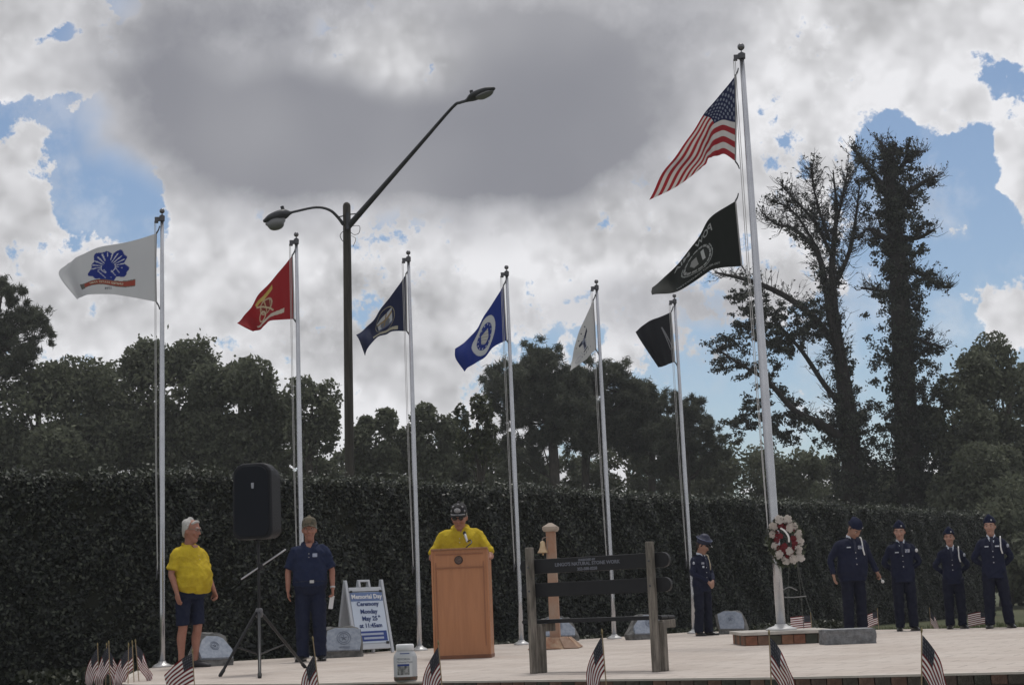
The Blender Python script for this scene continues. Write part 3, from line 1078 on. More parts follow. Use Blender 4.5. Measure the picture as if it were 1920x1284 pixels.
def make_pole(label, base, H, r0, r1, ballr, group, side=-1, rope_r=.004):
    root = thing('flagpole', label, 'flagpole', base, 0, group)
    obj('shaft', limb([(0, 0, 0), (0, 0, H * .35), (0, 0, H * .7), (0, 0, H)], [r0, r0 * .98, (r0 + r1) / 2, r1], 16, 3, flat_ends=True), alu, root, True)
    obj('base_flange', lathe([(r0 * 3.3, 0), (r0 * 3.3, .015), (r0 * 2.6, .035), (r0 * 1.5, .055), (r0 * 1.2, .075)], 20), mat('flange_metal', (.6, .6, .6), .45, metal=.6), root, True)
    obj('truck', [lathe([(r1 * 1.5, H - .02), (r1 * 1.6, H + .05), (r1 * .6, H + .07)], 12), box((side * (r1 + .03), 0, H + .01), (.09, .03, .055)), lathe([(.028, -.012), (.028, .012)], 10, (side * (r1 + .055), 0, H - .03))], alu_d, root)
    obj('ball_finial', [limb([(0, 0, H + .05), (0, 0, H + .05 + ballr * 1.2)], [.008, .008], 6, 1), blob((0, 0, H + .05 + ballr * 2), ballr, 14, 10)], mat('dark_ball', (.16, .16, .17), .35, metal=.8), root, True)
    x = side * (r1 + .06)
    obj('halyard', [limb([(x, -.01, H - .03), (side * (r0 + .035), -.01, H * .5), (side * (r0 + .02), 0, 1.25)], [rope_r] * 3, 5, 4), limb([(x + side * .02, .01, H - .03), (side * (r0 + .055), .01, H * .5), (side * (r0 + .025), 0, 1.2)], [rope_r] * 3, 5, 4)], rope_m, root)
    obj('cleat', [box((side * (r0 + .015), 0, 1.22), (.03, .025, .03)), limb([(side * (r0 + .035), 0, 1.14), (side * (r0 + .03), 0, 1.22), (side * (r0 + .035), 0, 1.30)], [.008, .012, .008], 6, 2)], alu_d, root)
    return root


pole_at = []
for bpx, tpx, lab in pole_px:
    b_ = on(*bpx)
    H_ = at(*tpx, b_.y).z
    make_pole(lab, b_, H_, .038, .024, .036, 'row of six equal aluminium flagpoles before the hedge')
    pole_at.append(b_)

# brick pedestal under the tall pole
PED = Vector((at(1463, 1190, 19.6).x, 19.6, 0))
ped = thing('pedestal', 'low brick pedestal with pale stone cap under the tallest flagpole', 'pedestal', PED)
PW, PH = 1.08, 0.165
obj('core', box((0, 0, PH / 2 - .02), (PW - .12, PW - .12, PH - .04)), mat('mortar', (.3, .28, .26), .9), ped)
obj('cap', box((0, 0, PH - .02), (PW + .06, PW + .06, .04)), mat('cap_stone', (.5, .47, .43), .8, .5, 5), ped, bevel=.006)
pb_cols = [(0.27, 0.12, 0.075), (0.22, 0.13, 0.09), (0.09, 0.085, 0.065), (0.30, 0.15, 0.09), (0.12, 0.10, 0.08), (0.065, 0.07, 0.055)]
pb_m = [mat('pedestal_brick_%d' % i, c, .9, .7, 16, tuple(x * .55 for x in c), .5, 80) for i, c in enumerate(pb_cols)]
nb = 7
bw_ = (PW - .04) / nb
for side in range(4):
    for i in range(nb):
        a = side * math.pi / 2
        x = -PW / 2 + .02 + bw_ * (i + .5)
        v = Vector((x, -PW / 2 + .04, 0))
        v.rotate(Euler((0, 0, a)))
        c_ = pb_m[[0, 1, 2, 3, 0, 5, 4][i] if side == 0 else random.randrange(6)]
        o_ = obj('brick', box((0, 0, 0), (bw_ - .008, .07, PH - .05)), c_, ped, bevel=.004, loc=(v.x, v.y, (PH - .045) / 2), rot=(0, 0, a))
TP = Vector((at(1465, 1180, 19.6).x, 19.6, PH))
TH = at(1391.5, 108, 19.6).z - PH
make_pole('tallest flagpole, standing on the brick pedestal and flying two flags', TP, TH, .060, .033, .050, None, rope_r=.005)

# ================================================================== FLAGS
ASP = 1.6


def disc(U, V, cu, cv, r, e=1.0):
    return ((U - cu) * ASP) ** 2 + ((V - cv) * e) ** 2 < r * r


def ring(U, V, cu, cv, r0, r1):
    d = np.sqrt(((U - cu) * ASP) ** 2 + (V - cv) ** 2)
    return (d > r0) & (d < r1)


def paint_us(U, V, stars=True):
    C = np.empty(U.shape + (3,))
    red = (np.floor(V * 13).astype(int) % 2) == 0
    C[:] = (.56, .54, .53)
    C[red] = (.30, .022, .03)
    can = (U < .4) & (V < 7 / 13)
    C[can] = (.014, .02, .062) if stars else (.028, .03, .04)
    if stars:
        su, sv = U / .4 * 6, V / (7 / 13) * 5
        d = (np.abs(su % 1 - .5) * .85) ** 2 + (np.abs(sv % 1 - .5) * .7) ** 2
        d2 = (np.abs((su + .5) % 1 - .5) * .85) ** 2 + (np.abs((sv + .5) % 1 - .5) * .7) ** 2
        ok = (su > .5) & (su < 5.5) & (sv > .5) & (sv < 4.5)
        C[can & ((d < .028) | (ok & (d2 < .028)))] = (.20, .22, .28)
    return C


def paint_small(U, V):
    C = np.empty(U.shape + (3,))
    C[:] = (.78, .76, .75)
    C[(np.floor(V * 13).astype(int) % 2) == 0] = (.17, .012, .016)
    can = (U < .34) & (V < .47)
    C[can] = (.03, .032, .042)
    su, sv = U / .34 * 6, V / .47 * 5
    C[can & (((su % 1 - .5) ** 2 + (sv % 1 - .5) ** 2) < .05)] = (.16, .16, .18)
    return C


def paint_army(U, V):
    C = np.full(U.shape + (3,), .60) * np.array([.97, .99, 1.03])
    cu, cv = .46, .40
    du, dv = (U - cu) * ASP, V - cv
    r, a = np.hypot(du, dv), np.arctan2(dv, du)
    blue = (.018, .035, .22)
    lobe = .30 + .035 * np.sin(a * 5 + .7) + .02 * np.sin(a * 11)
    b = r < lobe
    C[b] = blue
    rays = b & (dv < .02) & (r > .10) & (r < .27) & (np.abs(((a * 11 / 3.1416) % 1) - .5) < .14)
    C[rays] = (.55, .57, .62)
    C[(r < .22) & (dv > .03) & (np.abs(np.sin(du * 34 + dv * 21)) < .22)] = (.5, .52, .6)
    C[ring(U, V, cu, cv, .1, .115) & (dv > -.05)] = (.5, .52, .6)
    C[(np.abs(du) < .035) & (np.abs(dv) < .2)] = blue
    vs = .72 + .045 * np.sin((U - .2) * 11.5)
    on_ = (U > .2) & (U < .80) & (np.abs(V - vs) < .066)
    C[on_] = (.16, .15, .13)
    C[on_ & (np.abs(V - vs) < .048)] = (.33, .07, .05)
    C[(U > .74) & (U < .80) & (np.abs(V - vs - .01) < .075)] = (.14, .13, .12)
    return C


def paint_marine(U, V):
    C = np.empty(U.shape + (3,))
    C[:] = (.30, .018, .022)
    du, dv = (U - .5) * ASP, V - .47
    r = np.hypot(du, dv)
    C[r < .19] = (.20, .03, .025)
    C[ring(U, V, .5, .47, .17, .205)] = (.45, .35, .25)
    C[(r < .17) & (np.abs(np.sin(du * 24)) < .3)] = (.42, .30, .18)
    C[(np.abs(dv + .27 + .35 * np.abs(du) ** 1.3) < .05) & (np.abs(du) < .24)] = (.48, .36, .10)
    C[(np.hypot(du, dv + .26) < .055)] = (.50, .40, .14)
    C[(np.abs(du + dv * .9) < .025) & (r < .36)] = (.52, .44, .30)
    C[(np.abs(np.hypot(du - .2, dv - .16) - .14) < .024) & (du > .02)] = (.5, .42, .3)
    sc = np.abs(V - .85 + .35 * (U - .5) ** 2) < .045
    C[sc & (np.abs(U - .5) < .33)] = (.55, .50, .42)
    return C


def paint_navy(U, V):
    C = np.empty(U.shape + (3,))
    C[:] = (.012, .018, .055)
    du, dv = (U - .48) * ASP, V - .47
    box_ = (np.abs(du) < .27) & (np.abs(dv) < .2)
    C[box_] = (.42, .44, .46)
    C[box_ & (np.hypot(du * .8, dv - .05) < .14)] = (.14, .15, .17)
    C[box_ & (np.abs(dv + .04 + .3 * np.abs(du)) < .035)] = (.25, .19, .11)
    C[box_ & (np.abs(du - dv * .5) < .02)] = (.22, .16, .1)
    C[box_ & (dv > .14)] = (.10, .12, .2)
    C[ring(U, V, .48, .47, .34, .36)] = (.25, .23, .16)
    sc = (np.abs(V - .86 + .15 * (U - .5)) < .05) & (np.abs(U - .48) < .3)
    C[sc] = (.38, .36, .28)
    return C


def paint_air(U, V):
    C = np.empty(U.shape + (3,))
    C[:] = (.012, .032, .21)
    du, dv = (U - .46) * ASP, V - .5
    r, a = np.hypot(du, dv), np.arctan2(dv, du)
    C[(r > .29) & (r < .42)] = (.52, .54, .56)
    C[(r > .24) & (r < .27) & (np.abs(((a * 13 / 6.283) % 1) - .5) < .13)] = (.55, .56, .6)
    sh = (np.abs(du) < .13) & (dv > -.12) & (dv < .17 - 1.3 * np.abs(du) ** 1.4)
    C[sh] = (.46, .46, .44)
    C[sh & (np.abs(np.sin(dv * 40 + du * 25)) < .25)] = (.2, .2, .22)
    return C


def paint_coast(U, V):
    C = np.full(U.shape + (3,), .55)
    du, dv = (U - .5) * ASP, V - .45
    r = np.hypot(du, dv)
    navy = (.018, .022, .05)
    C[(np.abs(dv + .05 + .5 * np.abs(du) ** 1.2) < .05) & (np.abs(du) < .3)] = navy
    C[(np.abs(du) < .09) & (dv > -.1) & (dv < .2)] = (.20, .22, .3)
    C[(np.abs(du) < .05) & (dv > -.02) & (dv < .16)] = navy
    C[(np.abs(dv - .24) < .02) & (np.abs(du) < .16)] = navy
    C[ring(U, V, .5, .47, .33, .345) & (dv > .05)] = (.3, .32, .36)
    C[ring(U, V, .8, .72, .1, .13)] = (.38, .39, .42)
    C[(np.abs(np.sin(U * 23 + V * 9)) < .22) & (np.abs(dv + .30) < .035) & (np.abs(du) < .42)] = navy
    C[(np.abs(np.sin(U * 31 - V * 7)) < .3) & (np.abs(dv - .34) < .03) & (np.abs(du) < .36)] = navy
    C[(r < .2) & (np.abs(np.sin(du * 30 + dv * 44)) < .22)] = (.10, .11, .16)
    return C


def paint_space(U, V):
    C = np.empty(U.shape + (3,))
    C[:] = (.012, .013, .017)
    # slim pale arrowhead lying along the hoist
    t = (V - .22) / .5
    w1 = np.abs(U - (.30 - .27 * t)) < .022 * (1 - .3 * t)
    w2 = np.abs(U - (.30 - .17 * t)) < .016
    C[(t > 0) & (t < 1) & (w1 | w2)] = (.20, .205, .22)
    return C


def paint_pow(U, V):
    C = np.empty(U.shape + (3,))
    C[:] = (.013, .016, .014)
    du, dv = (U - .5) * ASP, V - .52
    r, a = np.hypot(du, dv), np.arctan2(dv, du)
    white = (.27, .28, .28)
    C[(r > .225) & (r < .265) & (np.abs(((a * 15 / 6.283) % 1) - .5) < .42)] = white
    C[(r > .285) & (r < .30) & (dv > -.15)] = (.3, .32, .32)
    C[(r < .2)] = (.03, .034, .032)
    C[(r < .2) & (du > .03) & (dv > -.1) & (dv < .12) & (du < .03 + .12 * (1 - abs(dv) * 3))] = white
    C[(r < .2) & (np.abs(du + .09) < .035) & (np.abs(dv + .02) < .12)] = (.4, .42, .42)
    return C


def sheet(ctrl, dep, Y, nu, nv, wave=None):
    """Smooth cloth through rows of picture points, each with its own distance: returns grid (nv+1, nu+1, 3)."""
    rows = []
    for row, dr in zip(ctrl, dep):
        rows.append([tuple(at(x, y, Y + d)) for (x, y), d in zip(row, dr)])
    A = np.array(rows)                                    # rows x cols x 3

    def resample(Q, n):
        e = catmull(Q, 24)
        k = np.linspace(0, len(e) - 1, n + 1)
        i = np.clip(np.floor(k).astype(int), 0, len(e) - 2)
        t = (k - i)[:, None]
        return e[i] * (1 - t) + e[i + 1] * t
    H = np.array([resample(A[r], nu) for r in range(len(A))])
    G = np.array([resample(H[:, c], nv) for c in range(nu + 1)]).transpose(1, 0, 2)
    if wave is not None:
        v, u = np.meshgrid(np.linspace(0, 1, nv + 1), np.linspace(0, 1, nu + 1), indexing='ij')
        G = G + wave(u, v)[..., None] * np.array([0.25, 1.0, 0.05])
    return G


def flag_mesh(name, G, paint, m):
    nv, nu = G.shape[0] - 1, G.shape[1] - 1
    V = G.reshape(-1, 3)
    i = np.arange(nv)[:, None] * (nu + 1) + np.arange(nu)[None]
    Q = np.stack([i, i + 1, i + nu + 2, i + nu + 1], -1).reshape(-1, 4)
    me = fast_mesh(name, V, Q, m, smooth=True)
    v, u = np.meshgrid(np.linspace(0, 1, nv + 1), np.linspace(0, 1, nu + 1), indexing='ij')
    C = paint(u, v).reshape(-1, 3)
    a = me.color_attributes.new('print', 'FLOAT_COLOR', 'POINT')
    a.data.foreach_set('color', np.c_[C, np.ones(len(C))].astype(np.float32).ravel())
    return me


def on_sheet(G, u, v):
    nv, nu = G.shape[0] - 1, G.shape[1] - 1
    x, y = min(max(u, 0), .999) * nu, min(max(v, 0), .999) * nv
    i, j = int(y), int(x)
    a, b = y - i, x - j
    return Vector((G[i, j] * (1 - a) * (1 - b) + G[i, j + 1] * (1 - a) * b + G[i + 1, j] * a * (1 - b) + G[i + 1, j + 1] * a * b))


def letters_on(G, s, cu, cv, size, m, parent, org, curve=0.0, stretch=1.0):
    """Lettering sewn to the cloth; shows through on both faces."""
    v, f = text_geo(s, size, extrude=0.0, bold=size * .02)
    for sgn in (-1, 1):
        o = []
        for p in v:
            u, q = cu + p.x * stretch / ASP, cv - p.z + (curve * math.sin((cu + p.x * stretch / ASP - .2) * 11.5) if curve else 0)
            e = .004
            c = on_sheet(G, u, q)
            n = (on_sheet(G, u + e, q) - c).cross(on_sheet(G, u, q + e) - c)
            n = n.normalized() if n.length > 1e-9 else Vector((0, -1, 0))
            o.append(c + n * sgn * .006 - org)
        obj('lettering', (o, f), m, parent)


cloth = clothmat('flag_cloth', .3)
cloth_d = clothmat('dark_flag_cloth', .15)


def fl(name, label, ctrl, yo, Y, paint, m=None, nu=150, nv=96, wamp=.03, wk=9.0, ph=0.0, clips=True):
    dep = [[d * (1 if r == 0 else (.85 if r == 1 else .7)) for d in yo] for r in range(3)]
    G = sheet(ctrl, dep, Y, nu, nv, lambda u, v: wamp * u ** .7 * np.sin(wk * u + 2.2 * v + ph) + wamp * .45 * u * np.sin(wk * 2.3 * u - 3 * v + ph))
    org = Vector(G[0, 0])
    me = flag_mesh(name, G - np.array(org), paint, m or cloth)
    o = link(name, me, loc=org)
    tag(o, label, 'flag', 'large flags flying from the poles')
    # header band and clips at the hoist
    hb = [Vector(G[int(k), 0]) - org for k in np.linspace(0, nv, 8)]
    obj('header_band', limb(hb, [.010] * 8, 6, 1), mat('header_canvas', (.30, .30, .30) if m is None else (.03, .03, .03), .9), o)
    for end, s in ((hb[0], 1), (hb[-1], -1)):
        obj('snap_hook', limb([end, end + Vector((.03, 0, .05 * s)), end + Vector((.045, 0, .10 * s))], [.012, .01, .008], 6, 2), alu_d, o)
    return o, G, org


gold = mat('scroll_lettering', (.62, .58, .45), .8)
pale = mat('pale_lettering', (.27, .28, .28), .8)
inkb = mat('ink_lettering', (.05, .06, .1), .8)
Ys = [p.y for p in pole_at]
o, G, g0 = fl('army_flag', 'white flag with round blue emblem and red ribbon scroll, on the leftmost pole', [
    [(293, 438), (245, 452), (195, 463), (150, 478), (124, 493)], [(292, 502), (245, 507), (197, 512), (150, 520), (112, 515)], [(293, 566), (245, 557), (198, 551), (160, 553), (150, 563)]],
    [0, .18, .05, .35, .3], Ys[0], paint_army, wamp=.05)
letters_on(G, 'UNITED STATES ARMY', .49, .72, .062, gold, o, g0, .045, .9)
letters_on(G, '1775', .47, .86, .07, inkb, o, g0)
fl('marine_corps_flag', 'red flag with gold emblem and pale scroll on the second pole from the left', [
    [(548, 479), (520, 512), (492, 548), (466, 580), (441, 605)], [(550, 540), (525, 557), (500, 578), (479, 598), (458, 613)], [(551, 598), (524, 600), (500, 604), (489, 616), (480, 623)]],
    [0, .25, .45, .75, .9], Ys[1], paint_marine, wamp=.07, wk=9)
fl('navy_flag', 'dark navy flag with pale square panel, its loose corner hanging down', [
    [(761, 514), (738, 548), (714, 582), (690, 608), (669, 628)], [(762, 570), (742, 590), (720, 607), (698, 622), (676, 640)], [(763, 621), (740, 621), (722, 626), (704, 636), (686, 668)]],
    [0, .3, .45, .8, .95], Ys[2], paint_navy, cloth_d, wamp=.075, wk=9, ph=1)
fl('air_force_flag', 'royal blue flag with pale ring emblem around a shield', [
    [(944, 535), (922, 572), (902, 602), (880, 632), (856, 655)], [(947, 590), (925, 612), (905, 635), (882, 655), (855, 673)], [(950, 638), (925, 651), (905, 672), (888, 684), (869, 696)]],
    [0, .3, .5, .85, 1.0], Ys[3], paint_air, wamp=.07, wk=9, ph=2)
fl('coast_guard_flag', 'narrow drooping white flag with dark eagle print', [
    [(1112, 563), (1099, 592), (1087, 620), (1077, 648), (1071, 680)], [(1115, 610), (1106, 628), (1096, 645), (1086, 662), (1071, 688)], [(1117, 655), (1110, 662), (1100, 672), (1089, 681), (1070, 696)]],
    [0, .5, .8, 1.2, 1.4], Ys[4], paint_coast, wamp=.04, ph=.5)
fl('dark_flag', 'small plain near-black flag with slim pale arrowhead beside its pole', [
    [(1258, 585), (1240, 593), (1222, 600), (1205, 610), (1191, 622)], [(1262, 635), (1248, 637), (1234, 640), (1217, 643), (1202, 640)], [(1265, 678), (1258, 681), (1250, 684), (1242, 687), (1235, 689)]],
    [0, .3, .6, .9, 1.1], Ys[5], paint_space, cloth_d, wamp=.03)
us_flag, G, g0 = fl('american_flag', 'large stars and stripes flag at the top of the tallest pole', [
    [(1379, 142), (1342, 188), (1302, 241), (1258, 304), (1217, 375)], [(1380, 224), (1353, 223), (1328, 240), (1308, 292), (1266, 347)], [(1379, 303), (1358, 290), (1338, 293), (1328, 302), (1313, 314)]],
    [0, .3, .35, .9, 1.15], TP.y, paint_us, nu=200, nv=143, wamp=.085, wk=12, ph=.6)
o, G, g0 = fl('pow_mia_flag', 'large black flag with white wreath emblem and lettering, below the stars and stripes', [
    [(1379, 377), (1331, 408), (1305, 455), (1262, 503), (1221, 538)], [(1385, 440), (1345, 460), (1310, 485), (1265, 525), (1222, 547)], [(1391, 499), (1350, 503), (1322, 513), (1272, 545), (1225, 555)]],
    [0, .25, .4, .8, 1.1], TP.y, paint_pow, cloth_d, wamp=.08, wk=9)
letters_on(G, 'POW  MIA', .5, .15, .17, pale, o, g0, 0, 1.0)
letters_on(G, 'YOU ARE NOT FORGOTTEN', .5, .89, .065, pale, o, g0, 0, 1.0)
# ================================================================== STREET LAMP
LY = 34.0
LB = at(657.5, 1150, LY)
LB.z = GZ
lamp = thing('street_lamp', 'weathered lamp post behind the hedge with one short and one long arm', 'street lamp', LB)
wood_p = mat('weathered_pole', (.075, .068, .056), .9, .9, 2.5, (.03, .028, .025), .7, 25, stretch=(6, 6, .4))
steel_g = mat('galvanised_steel', (.055, .058, .065), .5, .5, 4, metal=.4)
lens_m = mat('lamp_lens', (.16, .165, .17), .25, spec=.6)
dark_g = mat('dark_casting', (.02, .021, .024), .5, metal=.3)


def L(x, y, dy=0.0):
    return at(x, y, LY + dy) - LB


ptop = L(650, 386)
obj('pole', limb([Vector((0, 0, -.1)), Vector((ptop.x * .5, ptop.y * .5, ptop.z * .5)), ptop], [.115, .105, .09], 14, 3, flat_ends=False), wood_p, lamp, True)
pa = L(654, 424, -.08)
pb = L(848, 202, -2.2)
tip = L(872, 190, -2.5)
longarm = obj('arm', limb([pa, pa.lerp(pb, .35), pa.lerp(pb, .7), pb, L(862, 193, -2.35), tip], [.075, .06, .045, .035, .033, .033], 10, 4), steel_g, lamp, True)
longarm['label'] = 'long straight tapered arm reaching up to the right'
obj('arm', limb([L(643, 420, -.05), L(634, 408, -.1), L(618, 394, -.15), L(592, 389, -.2), L(548, 398, -.3)], [.04, .036, .033, .03, .03], 8, 5), steel_g, lamp, True)
obj('arm_bracket', [box(L(652, 414, -.14), (.07, .05, .40)), limb([L(644, 405, -.1), L(634, 407, -.12)], [.015, .015], 6, 1), limb([L(657, 402, -.1), L(668, 401, -.1)], [.015, .015], 6, 1)], steel_g, lamp)


def head(c, d, ln, wd, ht, deep):
    d = d.normalized()
    s = Vector((0, 0, 1)).cross(d).normalized()
    u = d.cross(s)
    m = Matrix((d, s, u)).transposed().to_4x4()
    m.translation = c
    rings = [(0, .035, .03, 0), (.08, .05, .045, .0), (.25, wd * .4, ht * .5, .01), (.5, wd * .5, ht * .55, .01), (.8, wd * .42, ht * .45, 0), (1, wd * .16, ht * .2, -.01)]
    hs = obj('lamp_head', xf(limb([(t * ln, 0, o_) for t, a, b, o_ in rings], [(a, b) for t, a, b, o_ in rings], 14, 3, ref=(0, 1, 0)), m), steel_g if deep else dark_g, lamp, True)
    lr = [(.42, wd * .3, deep * .5 + .02), (.55, wd * .42, deep + .03), (.8, wd * .38, deep + .02), (.94, wd * .15, deep * .4)]
    obj('lens', xf(limb([(t * ln, 0, -ht * .35 - q * .35) for t, a, q in lr], [(a, q) for t, a, q in lr], 14, 3, ref=(0, 1, 0)), m), lens_m if deep else dark_g, hs, True)
    obj('photocell', xf(lathe([(.04, 0), (.042, .09), (.02, .1)], 10, (.28 * ln, 0, ht * .5)), m), dark_g, hs)


head(L(548, 398, -.3), L(498, 413, -.35) - L(548, 398, -.3), .66, .42, .22, .13)
head(tip, L(920, 168, -2.75) - tip, .72, .36, .15, .015)
obj('loose_wire', [limb([L(660, 424, -.1), L(674, 424, -.2), L(673, 437, -.2), L(664, 440, -.15), L(658, 436, -.1)], [.007] * 5, 4, 4), limb([L(648, 430, -.1), L(638, 440, -.15), L(641, 450, -.12), L(648, 456, -.1)], [.008] * 4, 4, 4), limb([L(659, 442, -.1), L(667, 448, -.15), L(662, 462, -.12)], [.006] * 3, 4, 4)], dark_g, lamp)

# ================================================================== LOUDSPEAKER AND STAND
blk = mat('black_metal', (.010, .010, .012), .4, spec=.35)
blk_r = mat('black_rubber', (.015, .015, .016), .7)
SB = on(487, 1262)
stand = thing('speaker_stand', 'black tripod speaker stand with splayed legs left of the person in navy polo', 'stand', SB)
hub = Vector((0, 0, .64))
feet = [on(413, 1268) - SB, on(487, 1271) - SB, on(572, 1252) - SB]
ztop = at(487, 1006, SB.y).z
obj('pole', limb([(0, 0, .16), (0, 0, ztop)], [.019, .016], 12, 1), blk, stand, True)
obj('hub_collar', [lathe([(.03, -.05), (.042, -.03), (.042, .03), (.03, .05)], 12, hub)], mat('grey_plastic', (.10, .10, .11), .4), stand, True)
for ft in feet:
    d = (ft - hub).normalized()
    lg = obj('leg', limb([hub + Vector((ft.x, ft.y, 0)).normalized() * .05, ft + Vector((0, 0, .012))], [.0165, .0165], 8, 1), blk, stand, True)
    obj('rubber_foot', limb([ft - d * .07 + Vector((0, 0, .012)), ft + Vector((0, 0, .014))], [.021, .021], 8, 1), blk_r, lg, True)
    obj('brace', limb([Vector((0, 0, .2)), hub.lerp(ft, .55)], [.009, .009], 6, 1), blk, stand)
r0_, r1_ = at(453, 1085, SB.y - .1) - SB, at(535, 1030, SB.y + .12) - SB
obj('boom_rod', [limb([r0_, r1_], [.009, .009], 8, 1)], mat('chrome_rod', (.4, .4, .42), .3, metal=.8), stand, True)
obj('boom_clamp', [box(r0_.lerp(r1_, .43), (.05, .05, .06)), lathe([(.02, 0), (.02, .05)], 8, r0_.lerp(r1_, .43) + Vector((0, -.02, -.04)))], blk, stand, bevel=.006)
SPK = Vector((SB.x, SB.y, ztop - .03))
spk = thing('loudspeaker', 'black loudspeaker with rounded corners on the tripod stand', 'loudspeaker', SPK, R(-14))
hgt = at(486, 870, SB.y).z - SPK.z
wd_ = .232


def spk_poly(wb, wt, h, z0):
    out_ = []
    for (x, z, a0) in ((wb - .09, z0 + .09, -90), (wt - .13, z0 + h - .13, 0), (-wt + .13, z0 + h - .13, 90), (-wb + .09, z0 + .09, 180)):
        rr = .09 if z < z0 + h / 2 else .13
        for k in range(6):
            a = R(a0 + 18 * k)
            out_.append((x + rr * math.cos(a), z + rr * math.sin(a)))
    return out_


cab = obj('cabinet', [prism(spk_poly(wd_, wd_ - .005, hgt, 0), -.16, .02, 'y'), prism(spk_poly(wd_ * .8, wd_ * .78, hgt * .96, .015), .0, .22, 'y')], mat('black_plastic', (.008, .009, .013), .5, spec=.3, bump=.2, bscale=300), spk, bevel=.02)
obj('grille', prism(spk_poly(wd_ - .03, wd_ - .035, hgt - .06, .03), -.178, -.16, 'y'), mat('grille_mesh', (.006, .008, .014), .65, bump=.3, bscale=500, spec=.2), spk, bevel=.008)
obj('badge', prism([(-.012, -.03), (.012, -.03), (.016, .03), (-.016, .03)], -.186, -.178, 'y'), mat('badge_silver', (.35, .36, .4), .4, metal=.5), spk, loc=(.02, 0, hgt * .70))
obj('pole_socket', lathe([(.035, -.02), (.035, .05)], 12), blk, spk)

# ================================================================== STONES
granite = mat('granite', (.20, .22, .25), .8, .8, 16, (.10, .11, .13), .7, 45)
granite_d = mat('split_granite', (.19, .19, .185), .95, .9, 10, (.085, .086, .085), 1.0, 22)
polish = mat('honed_granite', (.31, .35, .42), .55, .8, 22, (.20, .235, .30), .25, 90)
engr = mat('engraving', (.14, .165, .215), .8)
engr_l = mat('pale_engraving', (.32, .36, .42), .7)


def stone(label, base, rz, W, H, D, face_back, seal='seal', seed=0, top_w=.8, cut_l=.25, cut_r=.25, words_=None):
    """Split boulder with an inclined honed face carrying an engraved seal."""
    rd = random.Random(seed)
    root = thing('memorial_stone', label, 'stone', base, rz, 'engraved memorial stones along the hedge')
    w2 = W / 2
    # front outline at the foot, at the top it is set back by face_back
    ft = [(-w2 * .82, 0), (w2 * .82, 0), (w2, D * .35), (w2 * .9, D), (-w2 * .9, D), (-w2, D * .35)]
    lo = [Vector((x, y, 0)) for x, y in ft]
    mid = [Vector((x * 1.02 + rd.uniform(-.01, .01), y + .015, H * .22)) for x, y in ft]
    tp = []
    dx_ = rd.uniform(-.10, .10) * W
    for i, (x, y) in enumerate(ft):
        hx = x * top_w + dx_ + rd.uniform(-.025, .025)
        hy = max(y, face_back) if i < 3 or i == 5 else y
        hz = H * (1 - (cut_l * .3 if x < 0 else cut_r * .3))
        tp.append(Vector((hx, hy if i not in (0, 1) else face_back, hz + rd.uniform(-.045, .02))))
    crown = [Vector((p.x * .55, face_back + (p.y - face_back) * .6 + .03, H + rd.uniform(-.012, .012))) for p in tp]
    v = lo + mid + tp + crown
    n = 6
    f = [tuple(range(n))[::-1]]
    for l in range(3):
        f += [(l * n + i, l * n + (i + 1) % n, (l + 1) * n + (i + 1) % n, (l + 1) * n + i) for i in range(n)]
    f.append(tuple(range(3 * n, 4 * n)))
    bm = bmesh.new()
    bv = [bm.verts.new(p) for p in v]
    for q in f:
        bm.faces.new([bv[i] for i in q])
    bmesh.ops.subdivide_edges(bm, edges=bm.edges[:], cuts=3, use_grid_fill=True)
    from mathutils import noise as mn
    for p in bm.verts:
        k = mn.noise(p.co * 7 + Vector((seed, 0, 0))) * .026 + mn.noise(p.co * 25 + Vector((seed, 3, 0))) * .010
        p.co += p.normal * k if p.normal.length else Vector()
    me = bpy.data.meshes.new('boulder')
    bm.normal_update()
    bm.to_mesh(me)
    bm.free()
    me.materials.append(granite_d)
    link('boulder', me, root, bevel=0)
    # honed face: a slab lying on the slope
    a, b = mid[0].lerp(mid[1], .5), tp[0].lerp(tp[1], .5)
    a.x = b.x = 0.0
    up_ = (b - a)
    ln = up_.length
    ang = math.atan2(b.y - a.y, b.z - a.z)
    wl = (mid[1].x - mid[0].x) * .5
    wt = (tp[1].x - tp[0].x) * .5
    mx_ = (tp[1].x + tp[0].x) * .5
    pl = [(-wl * .95, .0), (wl * .9, -.01), (wl * 1.0 + mx_ * .3, ln * .35), (mx_ + wt * 1.04, ln * rd.uniform(.84, .95)), (mx_ + wt * .55, ln * 1.0), (mx_ - wt * .5, ln * 1.03), (mx_ - wt * 1.02, ln * rd.uniform(.86, .96)), (-wl * 1.0 + mx_ * .3, ln * .4)]
    face = obj('engraved_face', prism(pl, -.03, .02, 'y'), polish, root, bevel=.006, loc=a + Vector((0, -.004, 0)), rot=(-ang, 0, 0))
    cx, cz = mx_ * .6, ln * .55
    rr = min(wt, ln) * .42
    if seal:
        tor = []
        for q in (1.0, .72):
            ptsr = [(cx + rr * q * math.cos(R(t)), -.031, cz + rr * q * math.sin(R(t))) for t in range(0, 361, 15)]
            tor.append(limb(ptsr, [.004] * len(ptsr), 5, 1))
        obj('seal_ring', tor, engr_l if seal == 'ring' else engr, face)
        st = []
        for t in range(5):
            a0 = R(90 + 72 * t)
            st.append(limb([(cx, -.031, cz), (cx + rr * .5 * math.cos(a0), -.031, cz + rr * .5 * math.sin(a0))], [.012, .003], 5, 1))
        obj('seal_star', st, engr, face)
    if words_:
        for k, wd in enumerate(words_):
            obj('engraved_words', xf(text_geo(wd, .035, extrude=.002), Matrix.Translation((cx, -.033, ln * .12 - k * .045))), engr, face)
    return root


